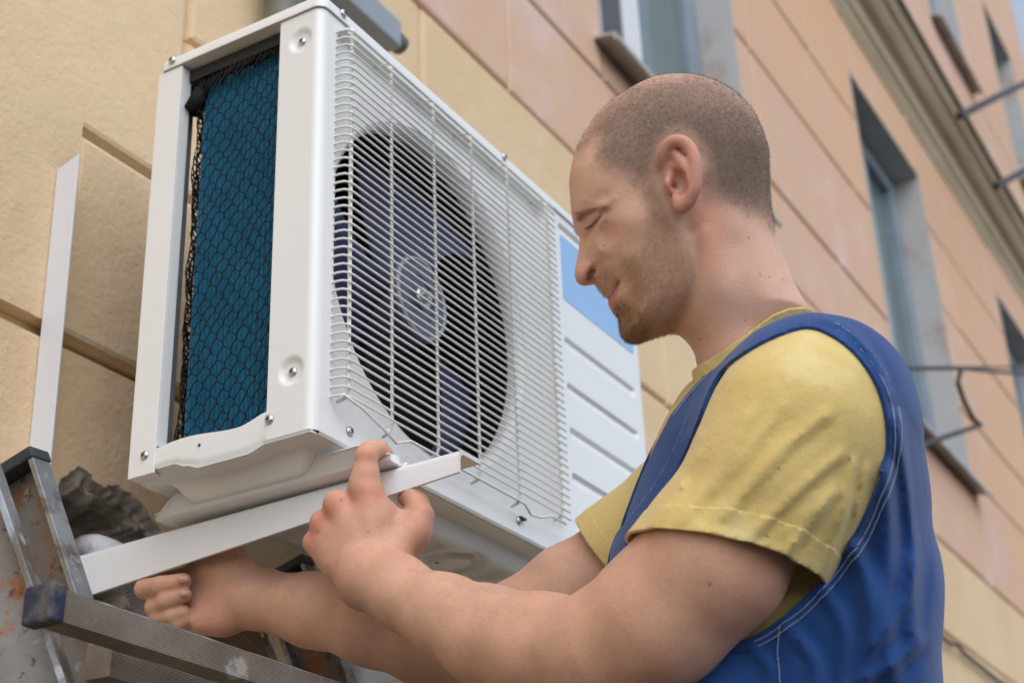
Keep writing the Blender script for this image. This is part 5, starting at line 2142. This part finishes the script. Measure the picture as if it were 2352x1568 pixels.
def over_fn(P):
    F = torso_fn(P)
    F = smin(F, slvT(P), .034)
    m = np.abs(F) < .03
    if m.any():
        fx = frame_xy(P[m])
        n1 = noise3(P[m], 7, 51, 2)
        ph = (fx[:, 0] * .93 - fx[:, 1] * .30 + 30 * n1) / 38.0
        fs = np.sin(ph)
        low = sstep(fx[:, 1], 1000, 1350)
        F = F.copy()
        F[m] -= np.maximum(.0040, .0052 + .0045 * low + (.0018 * fs * low + .0040 * n1 * low) + foldset(fx, DENIM_F))
    return F


ov, oq = mesh_sdf(over_fn, lo_ - .01, hi_ + .01, .0036, slack=2.2)
ov = relax(ov, oq, 2, .5)
opx = near_px(ov, TF)
FRONT = [(1850, 660), (1842, 716), (1795, 728), (1748, 752), (1690, 795), (1640, 838), (1585, 895), (1540, 952), (1500, 1030), (1470, 1100), (1440, 1180), (1425, 1240), (1405, 1320), (1300, 1500), (1200, 1500), (1200, 600)]
NECK2 = [(1850, 660), (1842, 716), (1880, 718), (1990, 640)]
arm_s = spline(np.array(ARM, float), 6, closed=True)
k_ = 1.37 / FD
f_arm = -poly_sd(opx, arm_s) * k_
f_front = -poly_sd(opx, np.array(FRONT, float)) * k_
dt = torso_fn(ov)
f_slv = np.full(len(ov), -1.0)
lo2 = TF.loc(ov)
f_ov = np.maximum(np.maximum(f_arm, f_front), f_slv)
OV, OT, _ = clip_field(ov, oq, f_ov)
M['denim'] = mat('blue_workwear', (.016, .066, .23), .85, spec=.2, var2=(.012, .050, .185), vscale=9, bump=.35, bscale=900, bump2=(.3, 40),
                 spots=[((.035, .10, .30), 26, .68, .08)])
M['denim'].node_tree.nodes['Principled BSDF'].inputs['Sheen Weight'].default_value = .2
over = fast_mesh('overalls', c2w(OV), OT, M['denim'], man)
smo = over.modifiers.new('cloth', 'SOLIDIFY')
smo.thickness = .0028
smo.offset = -1
band('edge_binding', f_arm, f_slv < -.004, .011, .0012, V=ov, Q=oq, mt=M['denim'], parent=over)

# white stitching: two rows of short threads along the armhole edge
M['thread'] = mat('white_thread', (.42, .50, .66), .8)
ON = vnormals(ov, oq)
sel = (TF.loc(ov)[:, 2] > 0)


def stitches(line, inset, step, ln, name='stitching'):
    m = MB()
    P2 = spline(np.array(line, float), 30)
    seg = np.linalg.norm(np.diff(P2, axis=0), axis=1)
    cum = np.concatenate([[0], np.cumsum(seg)])
    cand = np.where(sel)[0]
    cpx = opx[cand]
    n = int(cum[-1] / step)
    for i in range(n):
        q = []
        for off_ in (0, ln):
            s = i * step + off_
            k = min(np.searchsorted(cum, s, 'right') - 1, len(P2) - 2)
            t = (s - cum[k]) / max(seg[k], 1e-9)
            p = P2[k] * (1 - t) + P2[k + 1] * t
            tg_ = P2[k + 1] - P2[k]
            tg_ /= np.linalg.norm(tg_)
            p = p + np.array([-tg_[1], tg_[0]]) * inset
            j = cand[np.argmin(((cpx - p) ** 2).sum(1))]
            # ray through p onto the local tangent plane of the cloth
            d = np.array([(p[0] - 1176) / FD, -(p[1] - 784) / FD, -1.0])
            dn_ = d @ ON[j]
            if abs(dn_) < .12:
                q = None
                break
            h = d * ((ov[j] @ ON[j]) / dn_) + ON[j] * .0018
            q.append(c2w(h))
        if q:
            m.tube(q, .00045, 5)
    if m.v:
        o = m.build(name, M['thread'], over, smooth=True, fix=False)
        o['kind'] = 'stuff'


back_edge = [(1905, 768), (1960, 808), (2005, 868), (2030, 930), (2040, 1000), (2030, 1070), (2002, 1150), (1960, 1235), (1905, 1310), (1840, 1380), (1775, 1432), (1725, 1462)]
stitches(back_edge, -14, 6.2, 4.2)
stitches(back_edge, -27, 6.2, 4.2)
front_edge = [(1838, 724), (1795, 736), (1750, 760), (1690, 803), (1644, 846), (1590, 903), (1546, 960)]
stitches(front_edge, 0, 6.2, 4.2)
stitches([(1792, 1440), (1786, 1500), (1790, 1600)], 0, 6.2, 4.2)

# trouser legs and boots (below the frame) so that the figure stands on the pavement
hipc = TF.cam(np.array([TF.uv(1750, 1790).tolist() + [0.0]]))[0]
hipw = c2w(hipc)
lat = np.array([-.863, -.506, 0.0])
fwd_ = np.array([-.506, .863, 0.0])
for s in (-1, 1):
    h0 = hipw + lat * .075 * s
    kn = np.array([h0[0], h0[1], GZ + .50]) + lat * .02 * s + fwd_ * .05
    an = np.array([h0[0], h0[1], GZ + .10]) + lat * .03 * s
    path = spline([h0 + np.array([0, 0, .0]), h0 - np.array([0, 0, .06]), (h0 + kn) / 2 + fwd_ * .02, kn, (kn + an) / 2, an], 5)
    MB().tube(list(path), list(np.interp(np.linspace(0, 1, len(path)), [0, .2, .5, .75, 1], [.098, .10, .088, .078, .075])), 24).build('trouser_leg', M['denim'], over, smooth=True)
    bt_ = Prims()
    bt_.chain([np.array([an[0], an[1], GZ + .14]), np.array([an[0], an[1], GZ + .06])], [.05, .05], .02)
    bt_.chain([np.array([an[0], an[1], GZ + .045]) - fwd_ * .04, np.array([an[0], an[1], GZ + .042]) + fwd_ * .15], [.045, .042], .03)
    l3, h3 = bounds(bt_)
    l3[2] = GZ
    bv, bq_ = mesh_sdf(lambda P: np.maximum(bt_(P), GZ + .001 - P[:, 2]), l3 - .01, h3, .007)
    fast_mesh('boot', bv, bq_, M['black'], man)
